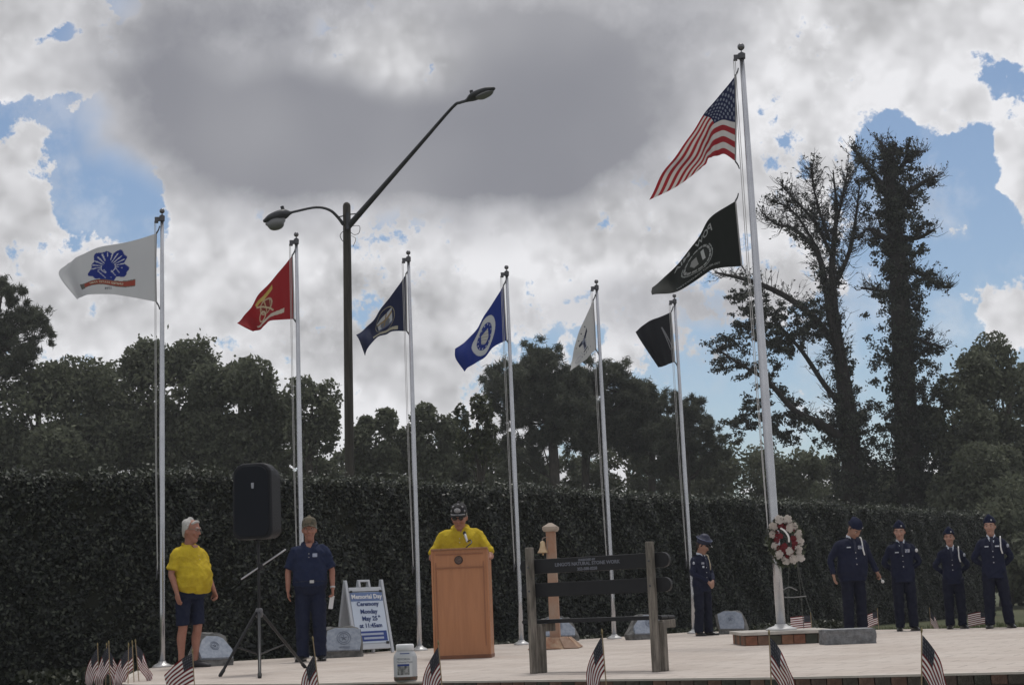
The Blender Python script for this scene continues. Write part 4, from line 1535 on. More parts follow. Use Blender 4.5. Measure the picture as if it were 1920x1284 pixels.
stone('leftmost memorial stone, slanted pale face, behind the person in shorts', on(408, 1248), R(40), .56, .42, .34, .20, seed=1, cut_r=.5, top_w=.72)
stone('broad memorial stone with carved emblem in front of the sidewalk sign', on(645, 1232), R(14), .58, .42, .34, .15, seed=2, top_w=.9, words_=['AMERICA'])
stone('pale memorial stone partly hidden behind the bell post', on(1052, 1202), R(6), .62, .40, .3, .15, seed=3, top_w=.72)
stone('memorial stone partly hidden behind the right bench post', on(1218, 1198), R(20), .62, .39, .3, .14, seed=4, top_w=.66)
stone('squarish memorial stone with clear ring seal left of the brick pedestal', on(1374, 1188), R(-12), .50, .37, .3, .12, seal='ring', seed=5, top_w=.92)
MB_ = on(1597, 1207)
mk = thing('granite_marker', 'low rectangular rough-sided granite block right of the brick pedestal', 'marker', MB_, R(2))
bm = bmesh.new()
bmesh.ops.create_cube(bm, size=1)
bmesh.ops.scale(bm, vec=(.60, .36, .17), verts=bm.verts)
bmesh.ops.translate(bm, vec=(0, .18, .085), verts=bm.verts)
bmesh.ops.subdivide_edges(bm, edges=bm.edges[:], cuts=7, use_grid_fill=True)
from mathutils import noise as mnoise
for p in bm.verts:
    if p.co.z < .165:
        p.co += Vector((p.normal.x, p.normal.y, 0)) * mnoise.noise(p.co * 14) * .02
me = bpy.data.meshes.new('block')
bm.to_mesh(me)
bm.free()
me.materials.append(mat('block_granite', (.22, .225, .235), .9, .9, 14, (.11, .115, .12), .8, 40))
link('block', me, mk)
obj('plaque_top', prism([(-.27, .03), (.27, .03), (.28, .33), (-.28, .33)], .171, .179), mat('marker_top', (.42, .43, .45), .5, .6, 12), mk)

# ================================================================== SIDEWALK SIGN
sp = on(706, 1224)
SY = sp.y + .15
sign = thing('sidewalk_sign', 'white folding sidewalk sign announcing the ceremony on Monday', 'sign', Vector((at(684, 1222, SY).x, SY, 0)), R(38))
plast = mat('white_plastic', (.52, .55, .60), .5, .3, 5, (.42, .45, .5))
SH, SW = 1.10, .315
lean = R(14)
for face_i, (rzz, yy) in enumerate(((0, -1), (math.pi, 1))):
    rt = Euler((-lean, 0, rzz))
    org_ = Vector((0, yy * .27, 0))
    fr = obj('board_frame', [box((-SW, 0, SH / 2), (.042, .04, SH)), box((SW, 0, SH / 2), (.042, .04, SH)), box((0, 0, .10), (SW * 2 - .06, .034, .07)), box((0, 0, SH - .14), (SW * 2 - .06, .034, .06)), box((-.085, 0, SH - .065), (.035, .034, .09)), box((.085, 0, SH - .065), (.035, .034, .09)), box((0, 0, SH - .012), (.205, .034, .03))], plast, sign, bevel=.006, loc=org_, rot=rt)
    obj('backing_panel', box((0, .004, .5), (SW * 2 - .05, .014, .82)), plast, fr)
    if face_i == 0:
        pw = SW * 2 - .075
        poster = obj('poster', box((0, -.0105, .535), (pw, .006, .76)), mat('poster_paper', (.56, .64, .76), .6), fr)
        obj('poster_band', box((0, -.0155, .845), (pw - .004, .003, .13)), mat('poster_mid_blue', (.13, .19, .36), .6), poster)
        obj('poster_band', box((.0, -.0155, .255), (pw * .92, .003, .15)), mat('poster_deep_blue', (.03, .06, .24), .6), poster)
        ink = mat('poster_ink', (.03, .055, .17), .7)
        wht = mat('poster_white_ink', (.75, .75, .76), .7)
        for s_t, z_t, sz, im in (('Memorial Day', .845, .092, wht), ('Ceremony', .735, .088, ink), ('Monday', .62, .092, ink), ('May 25', .515, .092, ink), ('at 11:45am', .41, .088, ink)):
            obj('lettering', xf(text_geo(s_t, sz, bold=.002), Matrix.Translation((0, -.019, z_t))), im, poster)
        obj('lettering', xf(text_geo('th', .045, bold=.001), Matrix.Translation((.165, -.019, .545))), ink, poster)
        obj('poster_rule', [box((0, -.0185, .285), (pw * .7, .003, .03)), box((.02, -.0185, .225), (pw * .62, .003, .03))], mat('poster_pale_print', (.38, .43, .55), .7), poster)
        obj('corner_clip', [box((-SW + .06, -.02, .925), (.035, .012, .03)), box((SW - .06, -.02, .925), (.035, .012, .03)), box((SW - .07, -.02, .15), (.045, .012, .035))], mat('clip_black', (.02, .02, .02), .5), fr)

# ================================================================== LECTERN
LE = on(873, 1234)
LEC = Vector((at(870, 1234, LE.y).x, LE.y + .2, 0))
lec = thing('lectern', 'tall orange-brown wooden lectern with round seal and a person speaking behind it', 'lectern', LEC, R(-4))
LH = at(866, 1030, LE.y).z
oak_w = mat('oak_veneer', (.42, .185, .085), .5, .6, 3.0, (.34, .145, .066), .1, 60, stretch=(9, 9, .8), coat=.1)
oak_e = mat('oak_edge', (.33, .17, .09), .45, .5, 4, stretch=(9, 9, 1))
lw, ld = .675, .44
sidep = [(-ld / 2, .04), (ld / 2, .04), (ld / 2, LH - .12), (-ld / 2, LH)]
for sx in (-1, 1):
    obj('side_panel', prism([(a, b) for a, b in sidep], sx * (lw / 2) - .012, sx * (lw / 2) + .012, 'x'), oak_w, lec, bevel=.004)
obj('front_panel', box((0, -ld / 2 + .02, (LH + .04) / 2), (lw - .026, .022, LH - .045)), oak_w, lec)
obj('upper_moulding', [box((0, -ld / 2 + .004, LH - .215), (lw - .09, .012, .014)), box((0, -ld / 2 + .004, LH - .05), (lw - .09, .012, .012))], mat('oak_shadow', (.27, .115, .058), .55), lec)
obj('corner_trim', [box((-lw / 2 + .045, -ld / 2 + .005, LH / 2), (.008, .01, LH - .3)), box((lw / 2 - .045, -ld / 2 + .005, LH / 2), (.008, .01, LH - .3))], mat('oak_shadow', (.27, .115, .058), .55), lec)
obj('desk_top', prism([(-ld / 2 - .015, LH + .002), (ld / 2 + .015, LH - .126), (ld / 2 + .015, LH - .106), (-ld / 2 - .015, LH + .022)], -lw / 2 - .014, lw / 2 + .014, 'x'), oak_e, lec, bevel=.004)
obj('paper_ledge', box((0, ld / 2 + .01, LH - .10), (lw - .06, .02, .03)), oak_e, lec)
obj('plinth', box((0, 0, .022), (lw + .03, ld + .02, .044)), mat('oak_dark', (.20, .08, .04), .55, .5, 6), lec, bevel=.004)
obj('seal', prism([(.052 * math.cos(R(t)), .052 * math.sin(R(t))) for t in range(0, 360, 15)], -.012, 0, 'y'), mat('bronze_seal', (.055, .035, .03), .45, .8, 60, (.18, .12, .10), metal=.3), lec, loc=(-.01, -ld / 2 + .009, LH - .125))
sealr = [(.047 * math.cos(R(t)), -.014, .047 * math.sin(R(t))) for t in range(0, 361, 15)]
obj('seal_rim', limb(sealr, [.0045] * len(sealr), 5, 1), mat('seal_dark', (.02, .012, .012), .5), lec, loc=(-.01, -ld / 2 + .009, LH - .125))
mic = thing('microphone', 'gooseneck microphone with pale barrel on the lectern', 'microphone', LEC + Vector((.02, -.02, LH - .04)))
ML = Vector(mic.location)
mp_ = [at(x, y, LEC.y + d) - ML for x, y, d in ((876, 1024, .0), (884, 1017, .05), (882, 1012, .12), (876, 1015, .17))]
obj('gooseneck', limb([Vector((0, 0, -.02)), Vector((.01, .0, .02)), mp_[0], mp_[1], mp_[2], mp_[3]], [.008] * 6, 8, 4), blk, mic, True)
obj('barrel', limb([mp_[3], at(872, 1002, LEC.y + .24) - ML], [.014, .017], 10, 1), mat('mic_silver', (.5, .5, .52), .35, metal=.5), mic, True)
obj('windscreen', blob(at(871, 999, LEC.y + .26) - ML, (.022, .022, .025), 10, 8), blk_r, mic, True)
obj('foot', lathe([(.05, -.025), (.05, -.01), (.02, 0)], 16), blk, mic)

# ================================================================== DONATION JAR
JB = on(761, 1277)
jar = thing('donation_jar', 'large white plastic jar with a printed label standing at the terrace edge', 'jar', JB)
jarm = mat('jar_plastic', (.62, .64, .67), .3, .4, 9, (.48, .5, .54), spec=.5, trans=.3)
jp = [(.082, .0), (.098, .012), (.102, .05), (.102, .205), (.094, .232), (.078, .255), (.071, .262)]
obj('body', lathe(jp, 28), jarm, jar, True)
obj('lid', lathe([(.074, .262), (.078, .266), (.078, .31), (.07, .318)], 28), mat('jar_lid', (.7, .71, .73), .4), jar, True)


def wrap(x0, x1, z0, z1, r, n=14):
    v, f = [], []
    for i in range(n + 1):
        a = -math.pi / 2 + (x0 + (x1 - x0) * i / n) / r
        for z in (z0, z1):
            v.append(Vector((r * math.cos(a), r * math.sin(a), z)))
        if i:
            f.append((2 * i - 2, 2 * i, 2 * i + 1, 2 * i - 1))
    return v, f


lbl = obj('label_sheet', wrap(-.075, .07, .045, .215, .1032), mat('label_paper', (.66, .67, .69), .6), jar)
obj('label_photo', wrap(-.068, .042, .06, .135, .1041), mat('label_photo_print', (.05, .06, .06), .5, 1.0, 30, (.40, .40, .40)), lbl)
obj('label_banner', wrap(-.068, .042, .135, .152, .1044), mat('label_blue', (.03, .06, .25), .5), lbl)
obj('contents', lathe([(.084, .004), (.0995, .014), (.1028, .035), (.1028, .044)], 28), mat('jar_contents', (.16, .08, .06), .8, 1, 40, (.08, .09, .07)), jar, True)


def curved_text(s, size, z, r, m, parent, dx=0.0):
    v, f = text_geo(s, size, extrude=0.0)
    o = []
    for p in v:
        a = -math.pi / 2 + (p.x + dx) / r
        o.append(Vector((r * math.cos(a), r * math.sin(a), z + p.z)))
    obj('lettering', (o, f), m, parent)


inkj = mat('jar_ink', (.03, .045, .10), .7)
curved_text('MEMORIAL', .026, .193, .1046, inkj, lbl, -.01)
curved_text('Memorial Fund', .024, .168, .1046, inkj, lbl, 0)
obj('title_print', wrap(-.04, .045, .236, .244, .0925), mat('jar_blue_print', (.08, .12, .28), .6), jar)

# ================================================================== BENCH (seen from behind)
b0, b1 = on(1002, 1262), on(1231, 1259)
BD = (b1 - b0)
brz = math.atan2(BD.y, BD.x)
bl = BD.length
bench = thing('memorial_bench', 'bench seen from behind with weathered grey posts and black slat back', 'bench', b0, brz)
tim = mat('weathered_timber', (.30, .27, .235), .95, 1.0, 6, (.11, .10, .085), .9, 30, stretch=(5, 5, .6))
slat = mat('black_slat', (.009, .0095, .012), .5, .5, 12, (.015, .015, .018), .1, 40, spec=.35)
H0, H1 = at(992, 1026, b0.y).z, at(1215, 1015, b1.y).z
for xx, hh in ((0, H0), (bl, H1)):
    pst = obj('post', box((xx, 0, hh / 2), (.060, .066, hh)), tim, bench, bevel=.008)
    obj('seat_leg', box((xx + .012, .115, .21), (.075, .075, .42)), tim, bench, bevel=.008)
    obj('seat_bearer', box((xx + .012, .215, .40), (.06, .26, .07)), tim, bench, bevel=.006)


def rounded_slat(x0, x1, z0, z1, y0, y1, r=.06):
    o = []
    for (x, z, a0) in ((x1 - r, z0 + r, -90), (x1 - r, z1 - r, 0), (x0 + r, z1 - r, 90), (x0 + r, z0 + r, 180)):
        for k in range(5):
            a = R(a0 + 22.5 * k)
            o.append((x + r * math.cos(a), z + r * math.sin(a)))
    return prism(o, y0, y1, 'y')


def bz(px, py):
    return at(px, py, b0.y - .1).z


s1 = (bz(1100, 1072), bz(1100, 1046))
s2 = (bz(1100, 1116), bz(1100, 1091))
tops = obj('back_slat', rounded_slat(-.13, bl + .16, s1[0] + .004, s1[1] + .010, .0345, .080), slat, bench, bevel=.005)
obj('back_slat', rounded_slat(-.125, bl + .165, s2[0] + .004, s2[1] + .010, .0345, .080), slat, bench, bevel=.005)
for k in range(2):
    obj('seat_slat', rounded_slat(-.17, bl + .03, .438, .472, .10 + .135 * k, .10 + .135 * k + .125, .016), slat, bench)
letm = mat('slat_lettering', (.17, .18, .215), .7)
for s_t, z_t, sz in (('ENGRAVED BY', .86, .026), ("LINGO'S NATURAL STONE WORK", .60, .043), ('352-588-0258', .22, .036)):
    zz_ = s1[0] + (s1[1] - s1[0]) * z_t
    obj('lettering', xf(text_geo(s_t, sz, bold=.0012), Matrix.Translation((bl * .47, .032, zz_))), letm, tops)
obj('bolt', [blob((xx, -.034, zz_), (.010, .005, .010), 8, 6) for xx in (0, bl) for zz_ in (sum(s1) / 2, sum(s2) / 2)], alu_d, bench)

# ================================================================== BELL POST
bp0 = on(1046, 1216)
bpost = thing('bell_post', 'square stone post with a flared cap and sloping brick foot behind the bench', 'post', Vector((at(1042, 1210, 21.2).x, 21.2, 0)), R(-8))
pst_m = mat('post_stone', (.36, .27, .21), .85, 1.0, 2.2, (.34, .16, .09), .4, 40, stretch=(1, 1, .6))
PHT = at(1033, 984, 21.2).z
obj('shaft', limb([(0, 0, 0), (0, 0, PHT * .5), (0, 0, PHT - .06)], [.098, .092, .088], 4, 1, ref=(1, 1, 0), flat_ends=True), pst_m, bpost)
obj('cap', [limb([(0, 0, PHT - .09), (0, 0, PHT - .06)], [.125, .15], 4, 1, ref=(1, 1, 0), flat_ends=True), limb([(0, 0, PHT - .06), (0, 0, PHT - .025)], [.15, .15], 4, 1, ref=(1, 1, 0), flat_ends=True), limb([(0, 0, PHT - .025), (0, 0, PHT + .03)], [.145, .03], 4, 1, ref=(1, 1, 0), flat_ends=True)], mat('cap_buff', (.42, .35, .29), .8, .6, 8), bpost)
br_m = mat('foot_brick', (.30, .15, .09), .85, .9, 8, (.40, .29, .20), .4, 50)
obj('plinth', limb([(0, 0, 0), (0, 0, .15)], [.47, .26], 4, 1, ref=(1, 1, 0), flat_ends=True), br_m, bpost)
for k in range(4):
    a = k * math.pi / 2
    for x0, x1, cm in ((-.14, .05, br_m), (.075, .17, mat('foot_paver', (.34, .24, .18), .85, .8, 9, (.22, .13, .09)))):
        v = [Vector((x0 * 2.1, -.335, .005)), Vector((x1 * 2.1, -.335, .005)), Vector((x1 * 1.05, -.19, .148)), Vector((x0 * 1.05, -.19, .148))]
        n_v = Vector((0, -.72, .72)) * .012
        vv = v + [p + n_v for p in v]
        obj('paver', xf((vv, [(3, 2, 1, 0), (4, 5, 6, 7), (0, 1, 5, 4), (1, 2, 6, 5), (2, 3, 7, 6), (3, 0, 4, 7)]), Matrix.Rotation(a, 4, 'Z')), cm, bpost)
bell = thing('bell', 'small brass bell hanging on a bracket at the left of the stone post', 'bell', at(1018, 1030, 21.15))
bmx = mat('brass', (.55, .42, .26), .35, .5, 12, (.42, .26, .16), metal=.6)
k_ = 21.15 / FPX
obj('bell_body', lathe([(.078, -.045), (.076, -.03), (.055, .0), (.042, .04), (.04, .08), (.032, .11), (.01, .12)], 20), bmx, bell, True)
obj('bracket', [limb([(.0, 0, .12), (0, 0, .15), (.04, 0, .17), (.12, 0, .165)], [.009] * 4, 6, 3), limb([(.05, 0, -.19), (.055, 0, -.02), (.075, 0, .12)], [.010] * 3, 6, 3)], mat('bracket_iron', (.25, .20, .17), .6), bell)
obj('clapper', [limb([(0, 0, .0), (0, 0, -.06)], [.005, .005], 5, 1), blob((0, 0, -.065), .014, 8, 6)], bmx, bell)

# ================================================================== WREATH AND EASEL
EY = 19.78
wire = mat('green_wire', (.07, .075, .07), .5, metal=.3)
eb = Vector((at(1500, 1178, EY).x, EY, PH))
easel = thing('wire_easel', 'thin wire easel stand to the right of the tallest pole, under the wreath', 'easel')
easel.location = eb


def E_(x, y, d=0.0):
    return at(x, y, EY + d) - eb


def footed(x, y, d=0.0):
    q = E_(x, y, d)
    q.z = 0.0
    return q


obj('leg', limb([E_(1484, 1000, -.1), E_(1478, 1090, -.03), footed(1477, 1172)], [.005] * 3, 6, 3), wire, easel)
obj('leg', limb([E_(1484, 1000, -.1), E_(1508, 1110, -.03), footed(1532, 1178)], [.005] * 3, 6, 3), wire, easel)
obj('leg', limb([E_(1486, 1000, -.08), E_(1500, 1100, .1), footed(1507, 1172, .25)], [.005] * 3, 6, 3), wire, easel)
obj('hoop', [limb([E_(1468, 1106, -.06), E_(1480, 1100, -.08), E_(1494, 1106, -.06)], [.008] * 3, 6, 4), limb([E_(1466, 1119, -.04), E_(1490, 1119, -.06), E_(1511, 1117, -.04)], [.008] * 3, 6, 4)], mat('hoop_wire', (.22, .22, .22), .5, metal=.4), easel)
WY = 19.40
wc = at(1472, 1015, WY)
wreath = thing('wreath', 'oval wreath of white and dark red flowers hung in front of the tallest pole', 'wreath', wc)
RW, RH = .175, .255
ringp = [(RW * math.cos(R(t)), 0, RH * math.sin(R(t))) for t in range(0, 361, 15)]
obj('ring_frame', limb(ringp, [.035] * len(ringp), 8, 1), mat('moss', (.03, .04, .02), .95, .8, 40, (.06, .06, .03), 1.0, 60), wreath)
n_ = 700
t_ = rng.uniform(0, 6.283, n_)
Pw = np.c_[RW * np.cos(t_), rng.normal(-.01, .03, n_), RH * np.sin(t_)] + rng.normal(0, .035, (n_, 3)) * np.array([1, .5, 1])
Vw, Qw = cards(Pw, .045, .014)
link('greenery', fast_mesh('greenery', Vw, Qw, leafmat('wreath_leaf', (.018, .026, .012), (.06, .075, .035)), np.repeat(rng.uniform(0, 1, n_), 4)), wreath)


def bloom(r, n_pet, layers, seed):
    rd = random.Random(seed)
    gs = []
    for l in range(layers):
        rr = r * (1 - .27 * l)
        for k in range(n_pet):
            a = 2 * math.pi * (k + .5 * l) / n_pet + rd.uniform(-.15, .15)
            d = Vector((math.cos(a), 0, math.sin(a)))
            s = Vector((-math.sin(a), 0, math.cos(a)))
            f = -Vector((0, 1, 0))
            b0 = f * .004 * l
            v = [b0, b0 + d * rr * .55 + s * rr * .5 + f * rr * (.22 + .2 * l), b0 + d * rr + f * rr * (.30 + .28 * l) + s * rr * .25, b0 + d * rr * 1.02 - s * rr * .25 + f * rr * (.28 + .28 * l), b0 + d * rr * .55 - s * rr * .5 + f * rr * (.22 + .2 * l)]
            gs.append((v, [(0, 1, 2, 3, 4)]))
    gs.append(blob((0, -r * .25, 0), (r * .35, r * .3, r * .35), 8, 6))
    return gs


wp = mat('white_petal', (.62, .57, .53), .7, .4, 30, (.5, .44, .40), trans=.2)
rp = mat('red_petal', (.17, .012, .018), .7, .5, 30, (.08, .006, .01))
proto_w = obj('white_flower', bloom(.058, 6, 3, 1), wp, wreath)
proto_r = obj('red_flower', bloom(.042, 6, 3, 2), rp, wreath)
spots = [(-.17, .10), (-.145, .20), (-.07, .275), (.04, .275), (.12, .19), (.165, .09), (.175, -.01), (.15, -.11), (.075, -.225), (-.02, -.245), (-.095, -.165), (-.15, -.05), (.03, -.125), (.06, .17), (.165, -.215)]
for i, (x, z) in enumerate(spots):
    o_ = proto_w if i == 0 else proto_w.copy()
    if i:
        COL.objects.link(o_)
    o_.location = (x, -.055 + random.uniform(-.015, .01), z)
    o_.rotation_euler = (random.uniform(-.5, .5), random.uniform(0, 6), random.uniform(-.6, .6))
    o_.scale = [random.uniform(.88, 1.1)] * 3
for i, (x, z) in enumerate([(-.115, .10), (-.07, .07), (-.12, .02), (-.05, .20), (.01, .17), (.10, .03), (.115, -.03), (-.02, -.06), (-.035, -.13), (.06, -.17), (.085, -.10), (.02, -.19), (-.09, -.08), (.03, .25), (.12, .15)]):
    o_ = proto_r if i == 0 else proto_r.copy()
    if i:
        COL.objects.link(o_)
    o_.location = (x, -.05, z)
    o_.rotation_euler = (random.uniform(-.5, .5), random.uniform(0, 6), random.uniform(-.6, .6))
obj('ribbon', limb([(-.06, -.085, .17), (-.01, -.10, .13), (.03, -.10, .06), (.035, -.085, -.01)], [(.012, .002)] * 4, 8, 4), mat('white_ribbon', (.75, .74, .72), .5), wreath)
obj('ribbon', limb([(-.20, -.05, .13), (-.15, -.08, .14), (-.10, -.08, .10)], [(.02, .003)] * 3, 8, 3), mat('dark_ribbon', (.05, .06, .045), .6), wreath)
obj('hanging_wire', limb([(0, .02, .26), (.02, .2, .2), (.04, .30, .13)], [.005] * 3, 5, 3), wire, wreath)

# ================================================================== SMALL HAND FLAGS
stick_m = mat('flag_stick', (.32, .24, .15), .7)
tipm = mat('stick_tip', (.25, .2, .1), .4, metal=.5)


def hand_flag(label, foot, top, fly_az, droop, gather=.0, size=(.30, .20), fold=.035, wav=7.0, ph=0.0, slip=.02):
    """Stick and cloth: the cloth hangs from the stick, falling by droop degrees and gathered by folds."""
    root = thing('hand_flag', label, 'flag', foot, 0, 'small stars and stripes flags on sticks')
    tv = top - foot
    ax = tv.normalized()
    obj('stick', limb([Vector((0, 0, -.06)), tv], [.0048, .0042], 6, 1), stick_m, root)
    obj('finial', limb([tv - ax * .004, tv + ax * .012, tv + ax * .03], [.006, .008, .003], 6, 2), tipm, root)
    nu, nv = 50, 39
    v, u = np.meshgrid(np.linspace(0, 1, nv + 1), np.linspace(0, 1, nu + 1), indexing='ij')
    fx = Vector((math.cos(fly_az), math.sin(fly_az), 0))
    sd = Vector((-math.sin(fly_az), math.cos(fly_az), 0))
    h0 = tv - ax * slip
    Fl, Hh = size
    ang = R(droop) * np.clip(.45 + .75 * u, 0, 1.15) if droop < 50 else R(droop) * (.60 + .48 * u)
    # integrate the fly direction so that the cloth curves down
    ca, sa = np.cumsum(np.cos(ang), 1) / nu * Fl, np.cumsum(np.sin(ang), 1) / nu * Fl
    vy = v * Hh * (1 - gather * u)
    sw = fold * np.sin(wav * u + 5 * v + ph) * np.clip(u * 2.2, 0, 1)
    lat = sw + .4 * fold * np.sin(13 * u - 4 * v + ph * 2) * u
    # lower edge swings back under the upper one as the cloth hangs
    hang = v * Hh * np.sin(R(droop) * .55) * u
    G = (np.array(h0)[None, None] - np.array(ax) * vy[..., None] + np.array(fx) * (ca - hang * .35)[..., None] - np.array((0, 0, 1.0)) * (sa)[..., None] + np.array(sd) * lat[..., None])
    link('cloth', flag_mesh('cloth', G, paint_small, cloth), root)
    return root


def hf(label, top_px, foot_px, Y, az, droop, zfoot=GZ, **kw):
    top = at(*top_px, Y)
    ft = at(*foot_px, Y)
    ft.z = zfoot
    q = at(*foot_px, Y)
    d = top - q
    # carry the stick on along its own direction down to the ground
    t = (top.z - zfoot) / max(d.z, .01)
    ft = top - d * t
    return hand_flag(label, ft, top, R(az), droop, **kw)


hf('hand flag at the far left of the left bunch, hanging limp', (183, 1210), (186, 1284), 15.6, 200, 84, gather=.35, size=(.36, .24))
hf('hand flag in the left bunch, second from the left, stripes wrapped round its stick', (204, 1206), (207, 1284), 15.3, 185, 82, gather=.1, size=(.36, .24), ph=1, fold=.06)
hf('hand flag in the left bunch leaning right behind its twin', (200, 1210), (198, 1284), 15.7, -5, 76, gather=.2, size=(.36, .24), ph=2)
hf('hand flag third stick of the left bunch with broad stripes', (241, 1210), (240, 1284), 15.2, 195, 80, gather=.15, size=(.36, .24), ph=.6, fold=.06)
hf('hand flag with reddish crumpled folds at the middle of the left bunch', (248, 1205), (252, 1284), 15.6, 180, 74, gather=.35, size=(.36, .24), ph=2.5, fold=.06)
hf('hand flag at the right end of the left bunch, spread towards the flagpole', (254, 1203), (262, 1284), 15.8, -10, 74, gather=.05, size=(.36, .24), ph=.3)
hf('outspread hand flag flying left in front of the person in shorts', (361, 1222), (365, 1284), 13.6, 172, 42, size=(.31, .24), fold=.018, slip=.01)
hf('hand flag folded double in front of the person in navy polo', (587, 1199), (598, 1284), 12.6, 195, 86, gather=.1, size=(.39, .26), ph=1.2, fold=.06, slip=.11)
hf('hand flag overlapping the foot of the lectern', (822, 1206), (829, 1284), 12.2, 190, 82, gather=.1, size=(.39, .26), ph=.4, fold=.06)
hf('hand flag in front of the bench, drooping left from its stick', (1129, 1186), (1137, 1284), 11.6, 188, 82, gather=.25, size=(.39, .26), ph=.2, fold=.03)
hf('hand flag in front of the brick pedestal, hanging in a wide fan', (1442, 1188), (1446, 1284), 11.0, -15, 80, gather=.0, size=(.39, .26), ph=1.0, fold=.07, slip=.015)
hf('rightmost front hand flag, hanging close to its stick before the cadets', (1728, 1184), (1727, 1284), 10.6, -8, 82, gather=.05, size=(.39, .26), ph=2.0, fold=.04, slip=.015)
hf('hand flag flying flat behind the pedestal, beneath the easel', (1520, 1150), (1522, 1185), 20.6, 176, 4, 0.0, size=(.27, .19), fold=.012, slip=.02)
hf('hand flag in the grass between the bowed cadet and the cadet with the ribbon panel', (1645, 1143), (1648, 1183), 24.4, 178, 24, GZ, size=(.24, .2), fold=.015)
hf('limp hand flag in the grass between two standing cadets', (1743, 1142), (1746, 1183), 24.2, -20, 80, GZ, size=(.3, .2), fold=.03, gather=.2)
hf('hand flag flying left beside the rightmost cadet', (1851, 1142), (1853, 1180), 23.6, 176, 10, GZ, size=(.30, .19), fold=.015)
# ================================================================== PEOPLE
# A figure is laid out at 1.75 m, facing -Y, its left hand at +X, then scaled.
TORSO = [(.84, .150, .105, .010), (.92, .170, .120, .012), (1.0, .165, .118, .008), (1.08, .158, .112, .004), (1.18, .162, .115, .002), (1.28, .172, .120, .004), (1.35, .170, .115, .010), (1.40, .146, .098, .014), (1.435, .108, .080, .017), (1.47, .070, .066, .017), (1.50, .058, .058, .014)]


def torso_rings(belly=0.0, wide=1.0, deep=1.0):
    o = []
    for z, rx, ry, cy in TORSO:
        b = belly * math.exp(-((z - 1.06) / .15) ** 2)
        o.append((z, rx * (wide if z < 1.44 else 1) + b * .45, ry * deep + b * .55, cy - b * .5))
    return o


HEADP = [(0, .026, .028, -.052), (.07, .042, .050, -.036), (.18, .056, .074, -.016), (.32, .064, .086, -.006), (.46, .069, .094, 0), (.62, .073, .098, .004), (.78, .069, .092, .008), (.9, .053, .070, .011), (.97, .032, .044, .012), (1.0, .012, .016, .012)]
HZ0, HHT = 1.518, .232
A90 = math.pi / 2


